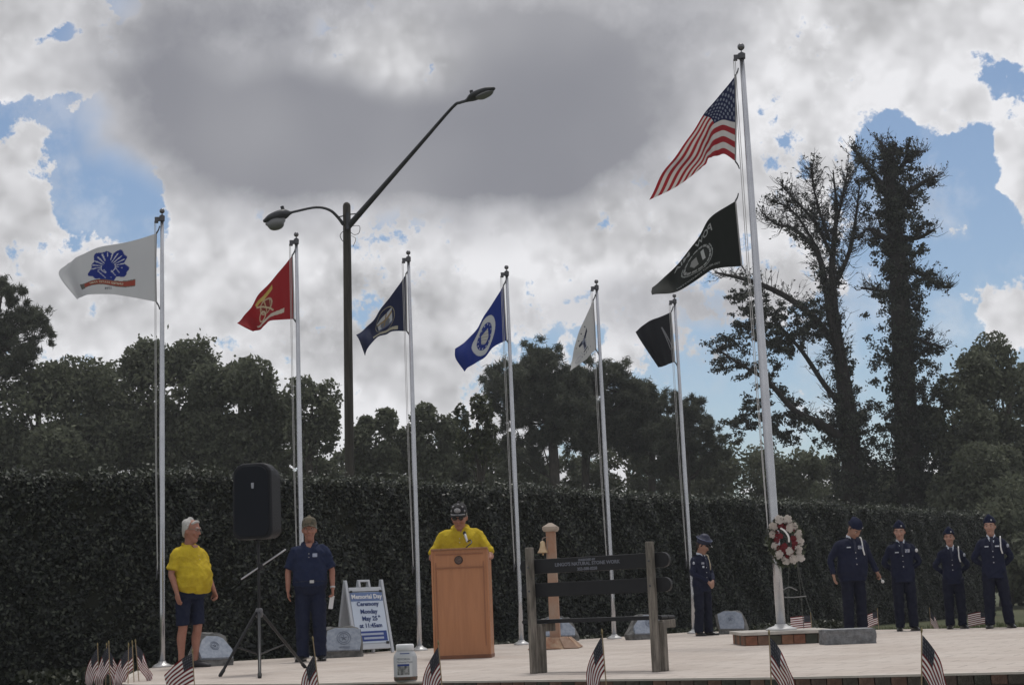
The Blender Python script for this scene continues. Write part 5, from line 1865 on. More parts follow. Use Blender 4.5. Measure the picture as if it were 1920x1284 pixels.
def person(label, loc, rz, Hh, skin, arms, headrot=(0, 0, 0), belly=0.0, wide=1.0, deep=1.0, legs=None, top=None, bottom=None, hair=None, hat=None, glasses=None, lean=0.0, shoe=None, extras=(), fists=(False, False), hunch=0.0, female=False):
    sc = Hh / 1.785
    S = Matrix.Scale(sc, 4)
    rings = torso_rings(belly, wide, deep)

    def bend(p):
        p = Vector(p)
        if lean and p.z > .92:
            k = p.z - .92
            return Vector((p.x, p.y - lean * k, p.z - .35 * lean * abs(lean) * k))
        return p

    def tr(g):
        return [S @ bend(p) for p in g[0]], g[1]

    piv = bend((0, .012, 1.50))
    HM = Matrix.Translation(piv + Vector((0, -.5 * hunch, -hunch))) @ Euler((R(headrot[1]), R(headrot[2]), R(headrot[0])), 'ZXY').to_matrix().to_4x4() @ Matrix.Scale(1.14, 4) @ Matrix.Translation(-Vector((0, .012, 1.50)))

    def hd(g):                                               # things that turn with the head
        return [S @ (HM @ Vector(p)) for p in g[0]], g[1]

    hz = lambda t: HZ0 + HHT * t
    G = []
    G.append(tr(limb([(0, cy, z) for z, rx, ry, cy in rings[1:]], [((rx - .014) * (.8 if z < .95 else 1), (ry - .014) * (.72 if z < .95 else 1)) for z, rx, ry, cy in rings[1:]], 16, 2, ref=(1, 0, 0))))
    # neck and head
    G.append(tr(limb([(0, .02, 1.43), (0, .014, 1.50)], [.062, .056], 12, 1)))
    G.append(hd(limb([(0, .012, 1.49), (0, .006, 1.56)], [.054, .052], 12, 1)))
    G.append(hd(limb([(0, cy, hz(t)) for t, rx, ry, cy in HEADP], [(rx, ry) for t, rx, ry, cy in HEADP], 18, 3, ref=(1, 0, 0))))
    G.append(hd(limb([(0, -.088, hz(.53)), (0, -.102, hz(.42)), (0, -.107, hz(.35))], [.009, .012, .0155], 8, 2)))
    G.append(hd(limb([(-.012, -.092, hz(.34)), (.012, -.092, hz(.34))], [.011, .011], 8, 1)))
    G.append(hd(limb([(-.045, -.080, hz(.60)), (0, -.094, hz(.595)), (.045, -.080, hz(.60))], [.011, .012, .011], 8, 2)))
    G.append(hd(limb([(-.02, -.080, hz(.20)), (0, -.086, hz(.205)), (.02, -.080, hz(.20))], [.010, .012, .010], 8, 2)))
    G.append(hd(blob((0, -.068, hz(.05)), (.024, .02, .018))))
    for sx in (-1, 1):
        G.append(hd(blob((sx * .075, .012, hz(.45)), (.012, .02, .033))))
        G.append(hd(blob((sx * .040, -.066, hz(.36)), (.022, .022, .024))))
    # legs
    legs = legs or {'L': [(.095, .01, .88), (.105, .0, .48), (.11, .03, .09)], 'R': [(-.095, .01, .88), (-.105, .0, .48), (-.11, .03, .09)]}
    foot_dir = {}
    for k in 'LR':
        a, b, c = [Vector(p) for p in legs[k]]
        m1, m2 = a.lerp(b, .45), b.lerp(c, .35)
        m2 += Vector((0, .018, 0))
        G.append(tr(limb([a + Vector((0, 0, .02)), m1, b, m2, b.lerp(c, .75) + Vector((0, .004, 0)), c], [.082, .075, .056, .056, .040, .037], 12, 3)))
        sx = 1 if k == 'L' else -1
        fd = Vector((sx * .28, -1, 0)).normalized()
        foot_dir[k] = (c, fd)
        G.append(tr(limb([c + Vector((0, .03, -.045)), c + fd * .06 + Vector((0, 0, -.055)), c + fd * .17 + Vector((0, 0, -.068))], [(.036, .038), (.04, .032), (.036, .02)], 10, 2, ref=fd.cross(Vector((0, 0, 1))))))
    # arms and hands
    for k in 'LR':
        sx = 1 if k == 'L' else -1
        sh = Vector((sx * (.155 * wide + .010), .012, 1.372))
        el, wr, tipd, pn = [Vector(p) for p in arms[k][:4]]
        tipd.normalize()
        pn = (pn - tipd * pn.dot(tipd)).normalized()
        G.append(tr(limb([Vector((sx * .09, .014, 1.395)), sh, sh.lerp(el, .45), el, el.lerp(wr, .35), wr], [.048, .052, .047, .039, .039, .027], 12, 3)))
        side = tipd.cross(pn).normalized()
        thumb_s = arms[k][4] if len(arms[k]) > 4 else 1
        side = side * thumb_s
        p0, p1 = wr - tipd * .01, wr + tipd * .085
        G.append(tr(limb([p0, wr + tipd * .03, wr + tipd * .06, p1], [(.026, .020), (.036, .018), (.041, .017), (.040, .014)], 12, 2, ref=side)))
        curl = 1.25 if fists[0 if k == 'L' else 1] else .42
        for j, (o_, ln) in enumerate(((.030, .066), (.010, .076), (-.010, .072), (-.029, .056))):
            b0 = wr + tipd * .078 + side * o_
            d1 = (tipd * math.cos(curl * .5) + pn * math.sin(curl * .5) + side * o_ * 1.2).normalized()
            d2 = (tipd * math.cos(curl * 1.4) + pn * math.sin(curl * 1.4)).normalized()
            d3 = (tipd * math.cos(curl * 2.1) + pn * math.sin(curl * 2.1)).normalized()
            q1 = b0 + d1 * ln * .48
            q2 = q1 + d2 * ln * .3
            G.append(tr(limb([b0, q1, q2, q2 + d3 * ln * .22], [.0098, .0092, .0088, .008], 8, 2)))
        t0 = wr + tipd * .022 + side * .028
        t1 = t0 + (side * .75 + tipd * .7 + pn * .35).normalized() * .036
        G.append(tr(limb([t0, t1, t1 + (tipd * .85 + side * .2 + pn * .5).normalized() * .034], [.013, .011, .009], 8, 2)))
    body = remesh('person', G, .0092 * sc, skin, smooth=3)
    body.location = loc
    body.rotation_euler = (0, 0, rz)
    tag(body, label, 'person', 'people at the ceremony')

    # ---------------------------------------------------------------- clothes
    def front(x, z, off=.0):
        """Point on the front of the upper garment and the outward turn there."""
        zs = [r[0] for r in rings]
        rx, ry, cy = [float(np.interp(z, zs, [r[i] for r in rings])) for i in (1, 2, 3)]
        rx, ry = rx + top.get('ease', .014), ry + top.get('ease', .014)
        c = max(-.98, min(.98, x / rx))
        y = cy - ry * math.sqrt(1 - c * c)
        return Vector((x, y - off, z)), math.atan2(c * ry, math.sqrt(1 - c * c) * rx) * .9

    def patch(name, x, z, w_, h_, m, th=.008, off=.0, poly=None, tilt=0.0):
        off += .006
        p, a = front(x, z, off)
        g_ = prism(poly, -th / 2, th / 2, 'y') if poly else box((0, 0, 0), (w_, th, h_))
        mm = Matrix.Translation(p) @ Euler((0, R(tilt), a)).to_matrix().to_4x4()
        return obj(name, tr(xf(g_, mm)), m, body)

    if top:
        ez = top.get('ease', .014)
        Tm = top['mat']
        hem = top.get('hem', .90)
        gs = []
        rr = [(z, rx, ry, cy) for z, rx, ry, cy in rings if z >= hem - .001 and z < 1.46]
        zs = [r[0] for r in rings]
        fl_ = top.get('flare', 0.0)
        hemr = tuple(float(np.interp(max(hem, .84), zs, [r[i] for r in rings])) for i in (1, 2, 3))
        if rr[0][0] > hem + .01 or hem < .84:
            rr = [(hem, hemr[0] + fl_, hemr[1] + fl_ * .8, hemr[2])] + rr
        rr.append((1.474, .062, .058, .018))
        gs.append(tr(limb([(0, cy, z) for z, rx, ry, cy in rr], [(rx + ez, ry + ez) for z, rx, ry, cy in rr], 20, 2, ref=(1, 0, 0), power=2.25, flat_ends=True)))
        for k in 'LR':
            sx = 1 if k == 'L' else -1
            sh = Vector((sx * (.155 * wide + .012), .012, 1.372))
            el, wr = Vector(arms[k][0]), Vector(arms[k][1])
            if top['sleeve'] == 'long':
                pts = [Vector((sx * .07, .016, 1.405)), sh, sh.lerp(el, .5), el, el.lerp(wr, .5), el.lerp(wr, .97)]
                rad = [.055, .064, .060, .054, .049, .041]
            else:
                pts = [Vector((sx * .07, .016, 1.405)), sh, sh.lerp(el, .5), sh.lerp(el, top.get('slen', .88))]
                rad = [.057, .067, .068, .073]
            if female:
                rad = [q * .92 for q in rad]
            gs.append(tr(limb(pts, rad, 14, 3, flat_ends=True)))
        remesh(top['name'], gs, .0118 * sc, Tm, body, 5, .012 if top['sleeve'] == 'short' else .008)
        if top['sleeve'] == 'short':
            cm = top.get('collar', Tm)
            cgs = []
            for sx in (-1, 1):
                cgs.append(tr(limb([(0, .096, 1.488), (sx * .068, .066, 1.484), (sx * .096, .0, 1.462), (sx * .072, -.078, 1.428), (sx * .050, -.122, 1.375)], [(.008, .022), (.009, .022), (.016, .020), (.018, .022), (.012, .012)], 10, 3, ref=(1, 0, 0))))
            obj('collar', cgs, cm, body, True)
            ya, yb = front(0, 1.455)[0].y, front(0, 1.375)[0].y
            vn = [Vector((-.046, ya - .004, 1.47)), Vector((.046, ya - .004, 1.47)), Vector((0, yb - .006, 1.365))]
            obj('neck_opening', tr((vn + [q + Vector((0, .02, 0)) for q in vn], [(0, 2, 1), (3, 4, 5), (0, 1, 4, 3), (1, 2, 5, 4), (2, 0, 3, 5)])), skin, body)
            p_, a_ = front(0, 1.385, .003)
            obj('placket', tr(box((0, p_.y + .002, 1.315), (.034, .012, .10))), top.get('placket', Tm), body)
            for bz_ in (1.29, 1.335):
                q_, _a = front(0, bz_, .008)
                obj('button', tr(blob(q_, (.006, .004, .006), 8, 5)), mat('button_white', (.6, .58, .5), .5), body)
        else:
            # shirt front, tie, lapels, buttons
            shirt_m = top['shirt']
            vz, vb = 1.466, top.get('vee', 1.265)
            vw = .060
            y0 = front(0, vb)[0].y - .004
            y1 = front(0, 1.40)[0].y - .002
            tri = [Vector((-vw, -.060, vz)), Vector((vw, -.060, vz)), Vector((vw * .62, y1, 1.40)), Vector((0, y0, vb)), Vector((-vw * .62, y1, 1.40))]
            tri2 = [p + Vector((0, .03, 0)) for p in tri]
            obj('shirt_front', tr((tri + tri2, [(0, 4, 3, 2, 1), (5, 6, 7, 8, 9), (0, 1, 6, 5), (1, 2, 7, 6), (2, 3, 8, 7), (3, 4, 9, 8), (4, 0, 5, 9)])), shirt_m, body)
            cg = []
            for sx in (-1, 1):
                cg.append(tr(limb([(0, .075, 1.50), (sx * .052, .045, 1.50), (sx * .064, -.005, 1.49), (sx * .04, -.058, 1.468), (sx * .022, -.072, 1.43)], [(.006, .02), (.006, .02), (.006, .022), (.007, .022), (.005, .008)], 10, 3, ref=(1, 0, 0))))
            obj('shirt_collar', cg, shirt_m, body, True)
            if top.get('tie'):
                tp_ = [(0, -.076, 1.455), (0, y1 - .012, 1.40), (0, y0 - .010, vb - .005)]
                wds = [(.017, .008), (.018, .007), (.024, .006)] if not top.get('tab') else [(.034, .008), (.026, .008), (.010, .006)]
                obj('necktie', tr(limb(tp_, wds, 8, 3, ref=(1, 0, 0))), top['tie'], body, True)
            lg_ = []
            for sx in (-1, 1):
                a0, a1, a2 = Vector((sx * .066, -.030, 1.470)), front(sx * .062, 1.39, .006)[0], front(sx * .006, vb - .01, .006)[0]
                lg_.append(tr(limb([a0, a1, a2], [(.022, .006), (.030, .006), (.008, .005)], 8, 3, ref=(1, 0, 0))))
            obj('lapels', lg_, top.get('lapel', Tm), body, True)
            for bz_ in (vb - .03, vb - .12, vb - .21):
                q_, _a = front(0, bz_, .003)
                obj('button', tr(blob(q_, (.010, .005, .010), 10, 6)), mat('silver_button', (.5, .5, .52), .35, metal=.6), body)
            obj('epaulettes', [tr(box((sx * .125, .012, 1.467 - .0), (.10, .05, .012))) for sx in (-1, 1)], Tm, body)
    if bottom:
        gs = [tr(blob((0, .01, .845), (.10, .10, .07), 14, 10)), tr(limb([(-.06, .01, .825), (.06, .01, .825)], [.06, .06], 12, 1))]
        wz = bottom.get('waist', 1.0)
        rr = [(z, rx, ry, cy) for z, rx, ry, cy in rings if z <= wz + .001]
        ez = .010
        gs.append(tr(limb([(0, cy, z) for z, rx, ry, cy in rr], [(rx + ez, ry + ez) for z, rx, ry, cy in rr], 18, 2, ref=(1, 0, 0), power=2.2, flat_ends=True)))
        for k in 'LR':
            a, b, c = [Vector(p) for p in legs[k]]
            if bottom['kind'] == 'shorts':
                e = a.lerp(b, .93)
                gs.append(tr(limb([a + Vector((0, 0, .02)), a.lerp(b, .5), e], [.100, .090, .086], 14, 2, flat_ends=True)))
            else:
                gs.append(tr(limb([a + Vector((0, 0, .02)), a.lerp(b, .5), b, b.lerp(c, .5), c + Vector((0, -.004, -.035))], [.100, .097, .088, .083, .080], 14, 3, flat_ends=True)))
        remesh(bottom['name'], gs, .0125 * sc, bottom['mat'], body, 5, .010)
        if bottom.get('belt'):
            z, rx, ry, cy = [r for r in rings if r[0] <= wz][-1]
            ptsb = [((rx + .016) * math.cos(R(t)), cy + (ry + .016) * math.sin(R(t)), wz - .01) for t in range(0, 361, 20)]
            obj('belt', tr(limb(ptsb, [(.004, .017)] * len(ptsb), 6, 1, ref=(0, 0, 1))), bottom['belt'], body)
    # shoes (and socks)
    shm = shoe or mat('black_leather', (.012, .012, .013), .3, spec=.5)
    for k in 'LR':
        c, fd = foot_dir[k]
        rf = fd.cross(Vector((0, 0, 1)))
        g_ = limb([c - fd * .055 + Vector((0, 0, -.052)), c + Vector((0, 0, -.045)), c + fd * .07 + Vector((0, 0, -.052)), c + fd * .15 + Vector((0, 0, -.064)), c + fd * .20 + Vector((0, 0, -.070))], [(.036, .036), (.042, .046), (.046, .038), (.046, .026), (.032, .018)], 14, 3, ref=rf)
        sh_o = obj('shoe', tr(g_), shm, body, True)
        g2 = limb([c - fd * .07 + Vector((0, 0, -.083)), c + fd * .05 + Vector((0, 0, -.083)), c + fd * .20 + Vector((0, 0, -.083))], [(.040, .007), (.044, .007), (.038, .007)], 14, 2, ref=rf)
        obj('sole', tr(g2), mat('sole_rubber', (.02, .02, .02), .8), sh_o)
    # face
    for sx in (-1, 1):
        ey = obj('eye', hd(blob((sx * .031, -.0815, hz(.515)), (.0125, .008, .0075), 10, 8)), mat('eye_white', (.45, .42, .40), .4), body, True)
        obj('iris', hd(blob((sx * .031, -.0885, hz(.515)), (.0062, .003, .0062), 8, 6)), mat('iris_dark', (.02, .015, .012), .3), ey, True)
    obj('lips', hd(limb([(-.020, -.087, hz(.200)), (0, -.0965, hz(.209)), (.020, -.087, hz(.200))], [(.002, .003), (.004, .005), (.002, .003)], 8, 3, ref=(0, 1, 0))), mat('lip', (.24, .11, .09), .6), body, True)
    obj('eyebrows', [hd(limb([(sx * .016, -.097, hz(.605)), (sx * .032, -.096, hz(.625)), (sx * .050, -.082, hz(.61))], [.004, .005, .003], 6, 2)) for sx in (-1, 1)], hair['mat'] if hair else mat('brow_dark', (.03, .022, .018), .9), body)
    if hair:
        hs = hair.get('style', 'short')
        gs = []
        prof = [(t, rx, ry, cy) for t, rx, ry, cy in HEADP]
        if hs == 'swept':                                    # full white hair brushed back
            gs.append(limb([(0, .055, hz(.36)), (0, .046, hz(.48)), (0, .030, hz(.64)), (0, .020, hz(.78)), (0, .014, hz(.92)), (0, .010, hz(1.0))], [(.050, .038), (.070, .054), (.0775, .074), (.0755, .084), (.060, .072), (.028, .038)], 16, 3, ref=(1, 0, 0)))
            gs.append(limb([(-.058, -.045, hz(.80)), (-.02, -.070, hz(.90)), (.05, -.058, hz(.88))], [.013, .016, .014], 10, 3))
            gs.append(limb([(0, .06, hz(.28)), (0, .052, hz(.45)), (0, .04, hz(.7))], [(.05, .034), (.066, .045), (.07, .06)], 14, 3, ref=(1, 0, 0)))
            for sx in (-1, 1):
                gs.append(limb([(sx * .072, .0, hz(.70)), (sx * .074, .012, hz(.56)), (sx * .07, .035, hz(.45))], [.014, .013, .012], 8, 2))
        elif hs == 'fringe':                                 # hair below a cap
            gs.append(limb([(0, .058, hz(.24)), (0, .050, hz(.42)), (0, .035, hz(.66))], [(.05, .032), (.066, .045), (.072, .068)], 14, 3, ref=(1, 0, 0)))
            for sx in (-1, 1):
                gs.append(limb([(sx * .073, -.014, hz(.66)), (sx * .074, -.004, hz(.54)), (sx * .07, .03, hz(.42))], [.011, .010, .012], 8, 2))
        elif hs == 'bun':
            gs.append(limb([(0, .028, hz(.55)), (0, .018, hz(.75)), (0, .010, hz(.95))], [(.078, .085), (.076, .088), (.05, .06)], 16, 3, ref=(1, 0, 0)))
            gs.append(limb([(-.05, -.062, hz(.75)), (0, -.082, hz(.80)), (.05, -.062, hz(.75))], [.013, .015, .013], 8, 3))
            gs.append(limb([(0, .05, hz(.25)), (0, .045, hz(.5))], [(.05, .04), (.065, .055)], 12, 2, ref=(1, 0, 0)))
            gs.append(blob((0, .12, hz(.42)), (.045, .04, .045)))
            for sx in (-1, 1):
                gs.append(limb([(sx * .072, -.02, hz(.72)), (sx * .076, .01, hz(.5)), (sx * .062, .04, hz(.36))], [.014, .014, .012], 8, 2))
        obj('hair', [hd(q) for q in gs], hair['mat'], body, True)
    if glasses:
        gm, gl = glasses
        gg = []
        for sx in (-1, 1):
            gg.append(hd(limb([(sx * .058, -.088, hz(.55)), (sx * .076, -.04, hz(.56)), (sx * .078, .012, hz(.53))], [.0028] * 3, 6, 2)))
            rp_ = [(sx * .032 + .021 * math.cos(R(t)), -.101 + .004 * abs(math.cos(R(t))), hz(.52) + .016 * math.sin(R(t))) for t in range(0, 361, 30)]
            gg.append(hd(limb(rp_, [.0022] * len(rp_), 5, 1)))
            if gl:
                gg.append(hd(blob((sx * .032, -.100, hz(.515)), (.026, .006, .019), 12, 8)))
        gg.append(hd(limb([(-.012, -.104, hz(.53)), (.012, -.104, hz(.53))], [.0028] * 2, 6, 1)))
        obj('sunglasses' if gl else 'glasses', gg, gm, body, True)
    if hat:
        hk, hm = hat['kind'], hat['mat']
        if hk == 'ball_cap':
            cp = obj('cap', hd(limb([(0, .008, hz(.66)), (0, .008, hz(.72)), (0, .010, hz(.88)), (0, .012, hz(1.02)), (0, .012, hz(1.10))], [(.082, .106), (.083, .107), (.078, .100), (.060, .078), (.02, .026)], 18, 3, ref=(1, 0, 0))), hm, body, True)
            vis = []
            for i in range(9):
                a = R(-62 + 124 * i / 8)
                vis.append((.080 * math.sin(a), -.092 * math.cos(a) + .01))
            outer = [(x * 1.04, y - .075 * math.cos(R(-62 + 124 * i / 8))) for i, (x, y) in enumerate(vis)]
            v = [Vector((x, y, hz(.685) - .35 * (x * x) / .1)) for x, y in vis] + [Vector((x, y, hz(.645) - .5 * (x * x) / .1)) for x, y in outer]
            v2 = [p + Vector((0, 0, .006)) for p in v]
            n9 = 9
            f = [(i, i + 1, n9 + i + 1, n9 + i) for i in range(8)]
            f2 = [tuple(2 * n9 + j for j in q[::-1]) for q in f]
            edge = [(n9 + i, n9 + i + 1, 3 * n9 + i + 1, 3 * n9 + i) for i in range(8)]
            obj('visor', hd((v + v2, f + f2 + edge)), hat.get('visor', hm), cp, True)
            if hat.get('patch'):
                obj('patch', hd(blob((0, -.096, hz(.86)), (.034, .010, .025), 14, 8)), hat['patch'], cp, True)
                for x, z in ((-.062, .80), (.062, .80), (-.045, .98), (.045, .98), (0, 1.06)):
                    y = .010 - .098 * math.sqrt(max(.02, 1 - (x / .08) ** 2)) * (1 if z < .9 else .78 if z < 1.03 else .38)
                    obj('patch', hd(blob((x, y, hz(z)), (.014, .008, .012), 8, 6)), hat['patch'], cp, True)
                obj('cap_trim', hd(limb([(-.070, -.072, hz(.665)), (-.04, -.105, hz(.685)), (0, -.116, hz(.69)), (.04, -.105, hz(.685)), (.070, -.072, hz(.665))], [.006] * 5, 6, 3)), hat['patch'], cp, True)
        elif hk == 'garrison':
            tl = hat.get('tilt', 0.0)
            cp = obj('cap', hd(limb([(0, .006, hz(.72)), (0, .008, hz(.80)), (tl * .3, .010, hz(.98)), (tl * .6, .012, hz(1.10)), (tl, .016, hz(1.19))], [(.078, .104), (.079, .106), (.066, .104), (.040, .098), (.006, .070)], 20, 3, ref=(1, 0, 0))), hm, body, True)
            [obj('cap_fold', hd(limb([(sx * .074, -.052, hz(.74)), (sx * .083, .01, hz(.76)), (sx * .072, .078, hz(.74))], [(.005, .022)] * 3, 8, 3, ref=(1, 0, 0))), hm, cp, True) for sx in (-1, 1)]
            obj('cap_badge', hd(blob((.04, -.092, hz(.86)), (.010, .005, .012), 8, 6)), mat('badge_bright', (.55, .55, .58), .35, metal=.5), cp, True)
        elif hk == 'service':
            cp = obj('cap', [hd(limb([(0, .006, hz(.68)), (0, .006, hz(.84))], [(.083, .106), (.085, .108)], 20, 1, ref=(1, 0, 0), flat_ends=True)), hd(limb([(0, .004, hz(.84)), (0, .0, hz(.93)), (0, -.004, hz(1.03)), (0, -.004, hz(1.06))], [(.086, .108), (.104, .124), (.114, .132), (.085, .10)], 22, 3, ref=(1, 0, 0)))], hm, body, True)
            obj('cap_piping', hd(limb([(.114 * math.cos(R(t)), -.004 + .132 * math.sin(R(t)), hz(1.03)) for t in range(0, 361, 15)], [.005] * 25, 5, 1)), mat('cap_sheen', (.10, .13, .24), .35), cp, True)
            obj('visor', hd(limb([(-.065, -.075, hz(.69)), (-.035, -.125, hz(.63)), (0, -.142, hz(.61)), (.035, -.125, hz(.63)), (.065, -.075, hz(.69))], [(.028, .004)] * 5, 8, 3, ref=(0, 1, -.4))), mat('patent_black', (.012, .012, .013), .12, spec=.7), cp, True)
            obj('cap_badge', hd(blob((0, -.118, hz(.88)), (.018, .008, .022), 8, 6)), mat('badge_bright', (.55, .55, .58), .35, metal=.5), cp, True)
    for ex in extras:
        kind = ex[0]
        if kind == 'patch':
            patch(*ex[1:])
        elif kind == 'cord':                                  # white cord looped under the shoulder
            sx, m_ = ex[1], ex[2]
            zt, zb = 1.468, 1.20
            pts = [Vector((sx * .150, .03, 1.468)), Vector((sx * .140, -.055, 1.462)), front(sx * .135, 1.38, .016)[0], front(sx * .132, 1.28, .016)[0], front(sx * .15, zb, .018)[0]]
            obj('shoulder_cord', tr(limb(pts, [.0115] * 5, 8, 4)), m_, body, True)
        elif kind == 'arm_patch':
            sx, m_ = ex[1], ex[2]
            k = 'L' if sx > 0 else 'R'
            sh = Vector((sx * (.155 * wide + .012), .012, 1.372))
            c = sh.lerp(Vector(arms[k][0]), .22)
            obj('shoulder_patch', tr(blob(c + Vector((sx * .050, -.045, 0)), (.026, .016, .032), 12, 8)), m_, body, True)
        elif kind == 'wristband':
            k, m_ = ex[1], ex[2]
            el, wr = Vector(arms[k][0]), Vector(arms[k][1])
            obj('wristwatch', tr(limb([wr - (wr - el).normalized() * .03, wr - (wr - el).normalized() * .01], [.033, .033], 12, 1, flat_ends=True)), m_, body, True)
    if label.startswith(('person in navy', 'person in dark dress uniform looking')):
        body['hand_l'] = tuple(tr(([Vector(arms['L'][1]) + Vector(arms['L'][2]).normalized() * .11], []))[0][0])
    return body


def skin(name, c):
    return mat(name, c, .55, .5, 14, tuple(q * f_ for q, f_ in zip(c, (.80, .62, .58))), .35, 70)


skin_red = skin('skin_ruddy', (.36, .175, .125))
skin_a = skin('skin_fair', (.44, .26, .20))
skin_t = skin('skin_tan', (.34, .20, .145))
yellow = mat('yellow_pique', (.56, .42, .03), .9, .7, 7, (.40, .28, .02), .9, 16, spec=.15)
navy_p = mat('navy_pique', (.013, .021, .058), .85, .5, 6, (.009, .014, .04), .6, 18, spec=.2)
navy_t = mat('navy_trouser', (.011, .016, .042), .85, .5, 5, (.008, .011, .028), .6, 16, spec=.2)
unif = mat('uniform_blue', (.009, .0125, .036), .8, .5, 5, (.006, .008, .024), .5, 18, spec=.2)
unif_t = mat('uniform_trouser', (.007, .009, .024), .8, .5, 5, (.005, .006, .016), .5, 18, spec=.2)
shirt_l = mat('uniform_shirt', (.60, .65, .73), .8)
tie_d = mat('uniform_tie', (.012, .015, .04), .6)
cord_w = mat('white_cord', (.72, .72, .72), .7)
cord_g = mat('tan_cord', (.48, .42, .30), .7)
ribbon = mat('service_ribbons', (.45, .46, .48), .7, 1.0, 70, (.10, .12, .22))
tagw = mat('name_tag', (.50, .53, .60), .5)
white_h = mat('white_hair', (.55, .54, .52), .8, .6, 60, (.35, .34, .33), .8, 90, stretch=(1, .3, 1))
grey_h = mat('grey_hair', (.32, .31, .30), .8, .6, 60, (.2, .2, .19), .8, 90)
brown_h = mat('brown_hair', (.030, .020, .014), .6, .5, 60, (.015, .01, .008), .6, 90)
frame_m = mat('glasses_frame', (.25, .24, .23), .3, metal=.6)
shade_m = mat('dark_lens', (.006, .006, .007), .1, spec=.6)
DN = (0, 0, -1)


def spot(px, py, head_px):
    p = on(px, py)
    return p, at(*head_px, p.y).z


# ---- man in the yellow polo at the left
p, h = spot(357, 1251, (366, 973))
person('person in yellow polo and navy shorts standing beside the leftmost flagpole', p, R(54), h, skin_red,
       {'L': [(.275, .0, 1.13), (.30, -.10, .90), (.05, -.35, -1), (-1, 0, 0), 1], 'R': [(-.285, .015, 1.13), (-.275, -.075, .89), (.08, -.2, -1), (1, 0, 0), -1]},
       headrot=(20, 4, 0), belly=.10, wide=1.16, deep=1.16,
       legs={'L': [(.10, .01, .88), (.105, -.015, .48), (.10, .02, .09)], 'R': [(-.10, .01, .88), (-.10, .02, .48), (-.10, .05, .09)]},
       top=dict(name='polo_shirt', mat=yellow, sleeve='short', hem=.93, ease=.022, slen=.86, flare=.0), bottom=dict(kind='shorts', name='shorts', mat=navy_t, waist=1.0), hair=dict(mat=white_h, style='swept'), glasses=(frame_m, False), shoe=mat('dark_sneaker', (.03, .03, .035), .6), fists=(True, False))
# ---- man in navy polo and cap
p, h = spot(584, 1239, (576, 968))
nav = person('person in navy polo, navy trousers and camouflage cap holding a folded paper', p, R(4), h * .985, skin_red,
             {'L': [(.275, .01, 1.13), (.285, -.05, .89), (.02, -.15, -1), (-1, 0, 0), 1], 'R': [(-.275, .01, 1.13), (-.275, -.07, .89), (.05, -.2, -1), (1, 0, 0), -1]},
             headrot=(2, 2, 0), belly=.05, wide=1.10, deep=1.08, top=dict(name='polo_shirt', mat=navy_p, sleeve='short', hem=.955, ease=.018, slen=.92), bottom=dict(kind='trousers', name='trousers', mat=navy_t, waist=1.0, belt=mat('dark_belt', (.015, .015, .018), .5)),
             hair=dict(mat=grey_h, style='fringe'), hat=dict(kind='ball_cap', mat=mat('camouflage', (.16, .13, .09), .9, 1.0, 30, (.045, .045, .03))),
             extras=[('patch', 'chest_logo', .075, 1.315, .058, .045, mat('logo_white', (.42, .46, .56), .7, .7, 80, (.2, .25, .4)), .012, .014), ('patch', 'belt_buckle', .035, .985, .052, .036, mat('buckle_silver', (.5, .5, .5), .4, metal=.4), .014, .022), ('wristband', 'L', mat('pale_strap', (.5, .5, .52), .5))], fists=(True, False))
pp = obj('folded_paper', prism([(-.028, -.10), (.03, -.095), (.035, .075), (-.024, .07)], -.003, .003, 'y'), mat('paper_white', (.62, .62, .63), .8), None, loc=Vector(p) + Matrix.Rotation(R(4), 3, 'Z') @ (Vector(nav['hand_l']) + Vector((-.022, -.012, -.05))), rot=(0, R(8), R(20)))
tag(pp, 'folded white paper held in the hand of the person in navy polo', 'paper')
# ---- speaker behind the lectern
sp_ = Vector((at(872, 1230, LEC.y + .50).x, LEC.y + .50, 0))
person('person in yellow polo, black cap and sunglasses speaking behind the lectern', sp_, R(-3), at(868, 951, LEC.y + .40).z * 1.055, skin_red,
       {'L': [(.34, -.06, 1.13), (.33, -.34, 1.135), (.25, -1, -.25), (0, 0, -1), -1], 'R': [(-.34, -.04, 1.13), (-.24, -.24, 1.17), (.6, -.8, -.05), (0, 0, -1), 1]},
       headrot=(-4, 16, 0), belly=.07, wide=1.18, deep=1.10, lean=.10, hunch=.055, legs={'L': [(.10, .06, .88), (.11, .06, .48), (.12, .09, .09)], 'R': [(-.10, .06, .88), (-.11, .06, .48), (-.12, .09, .09)]},
       top=dict(name='polo_shirt', mat=yellow, sleeve='short', hem=.93, ease=.020, slen=.92), bottom=dict(kind='trousers', name='trousers', mat=navy_t, waist=1.0), hair=dict(mat=grey_h, style='fringe'),
       hat=dict(kind='ball_cap', mat=mat('black_cap', (.012, .012, .014), .8), patch=mat('cap_patch', (.42, .42, .44), .7, .8, 90, (.12, .12, .13))), glasses=(shade_m, True))
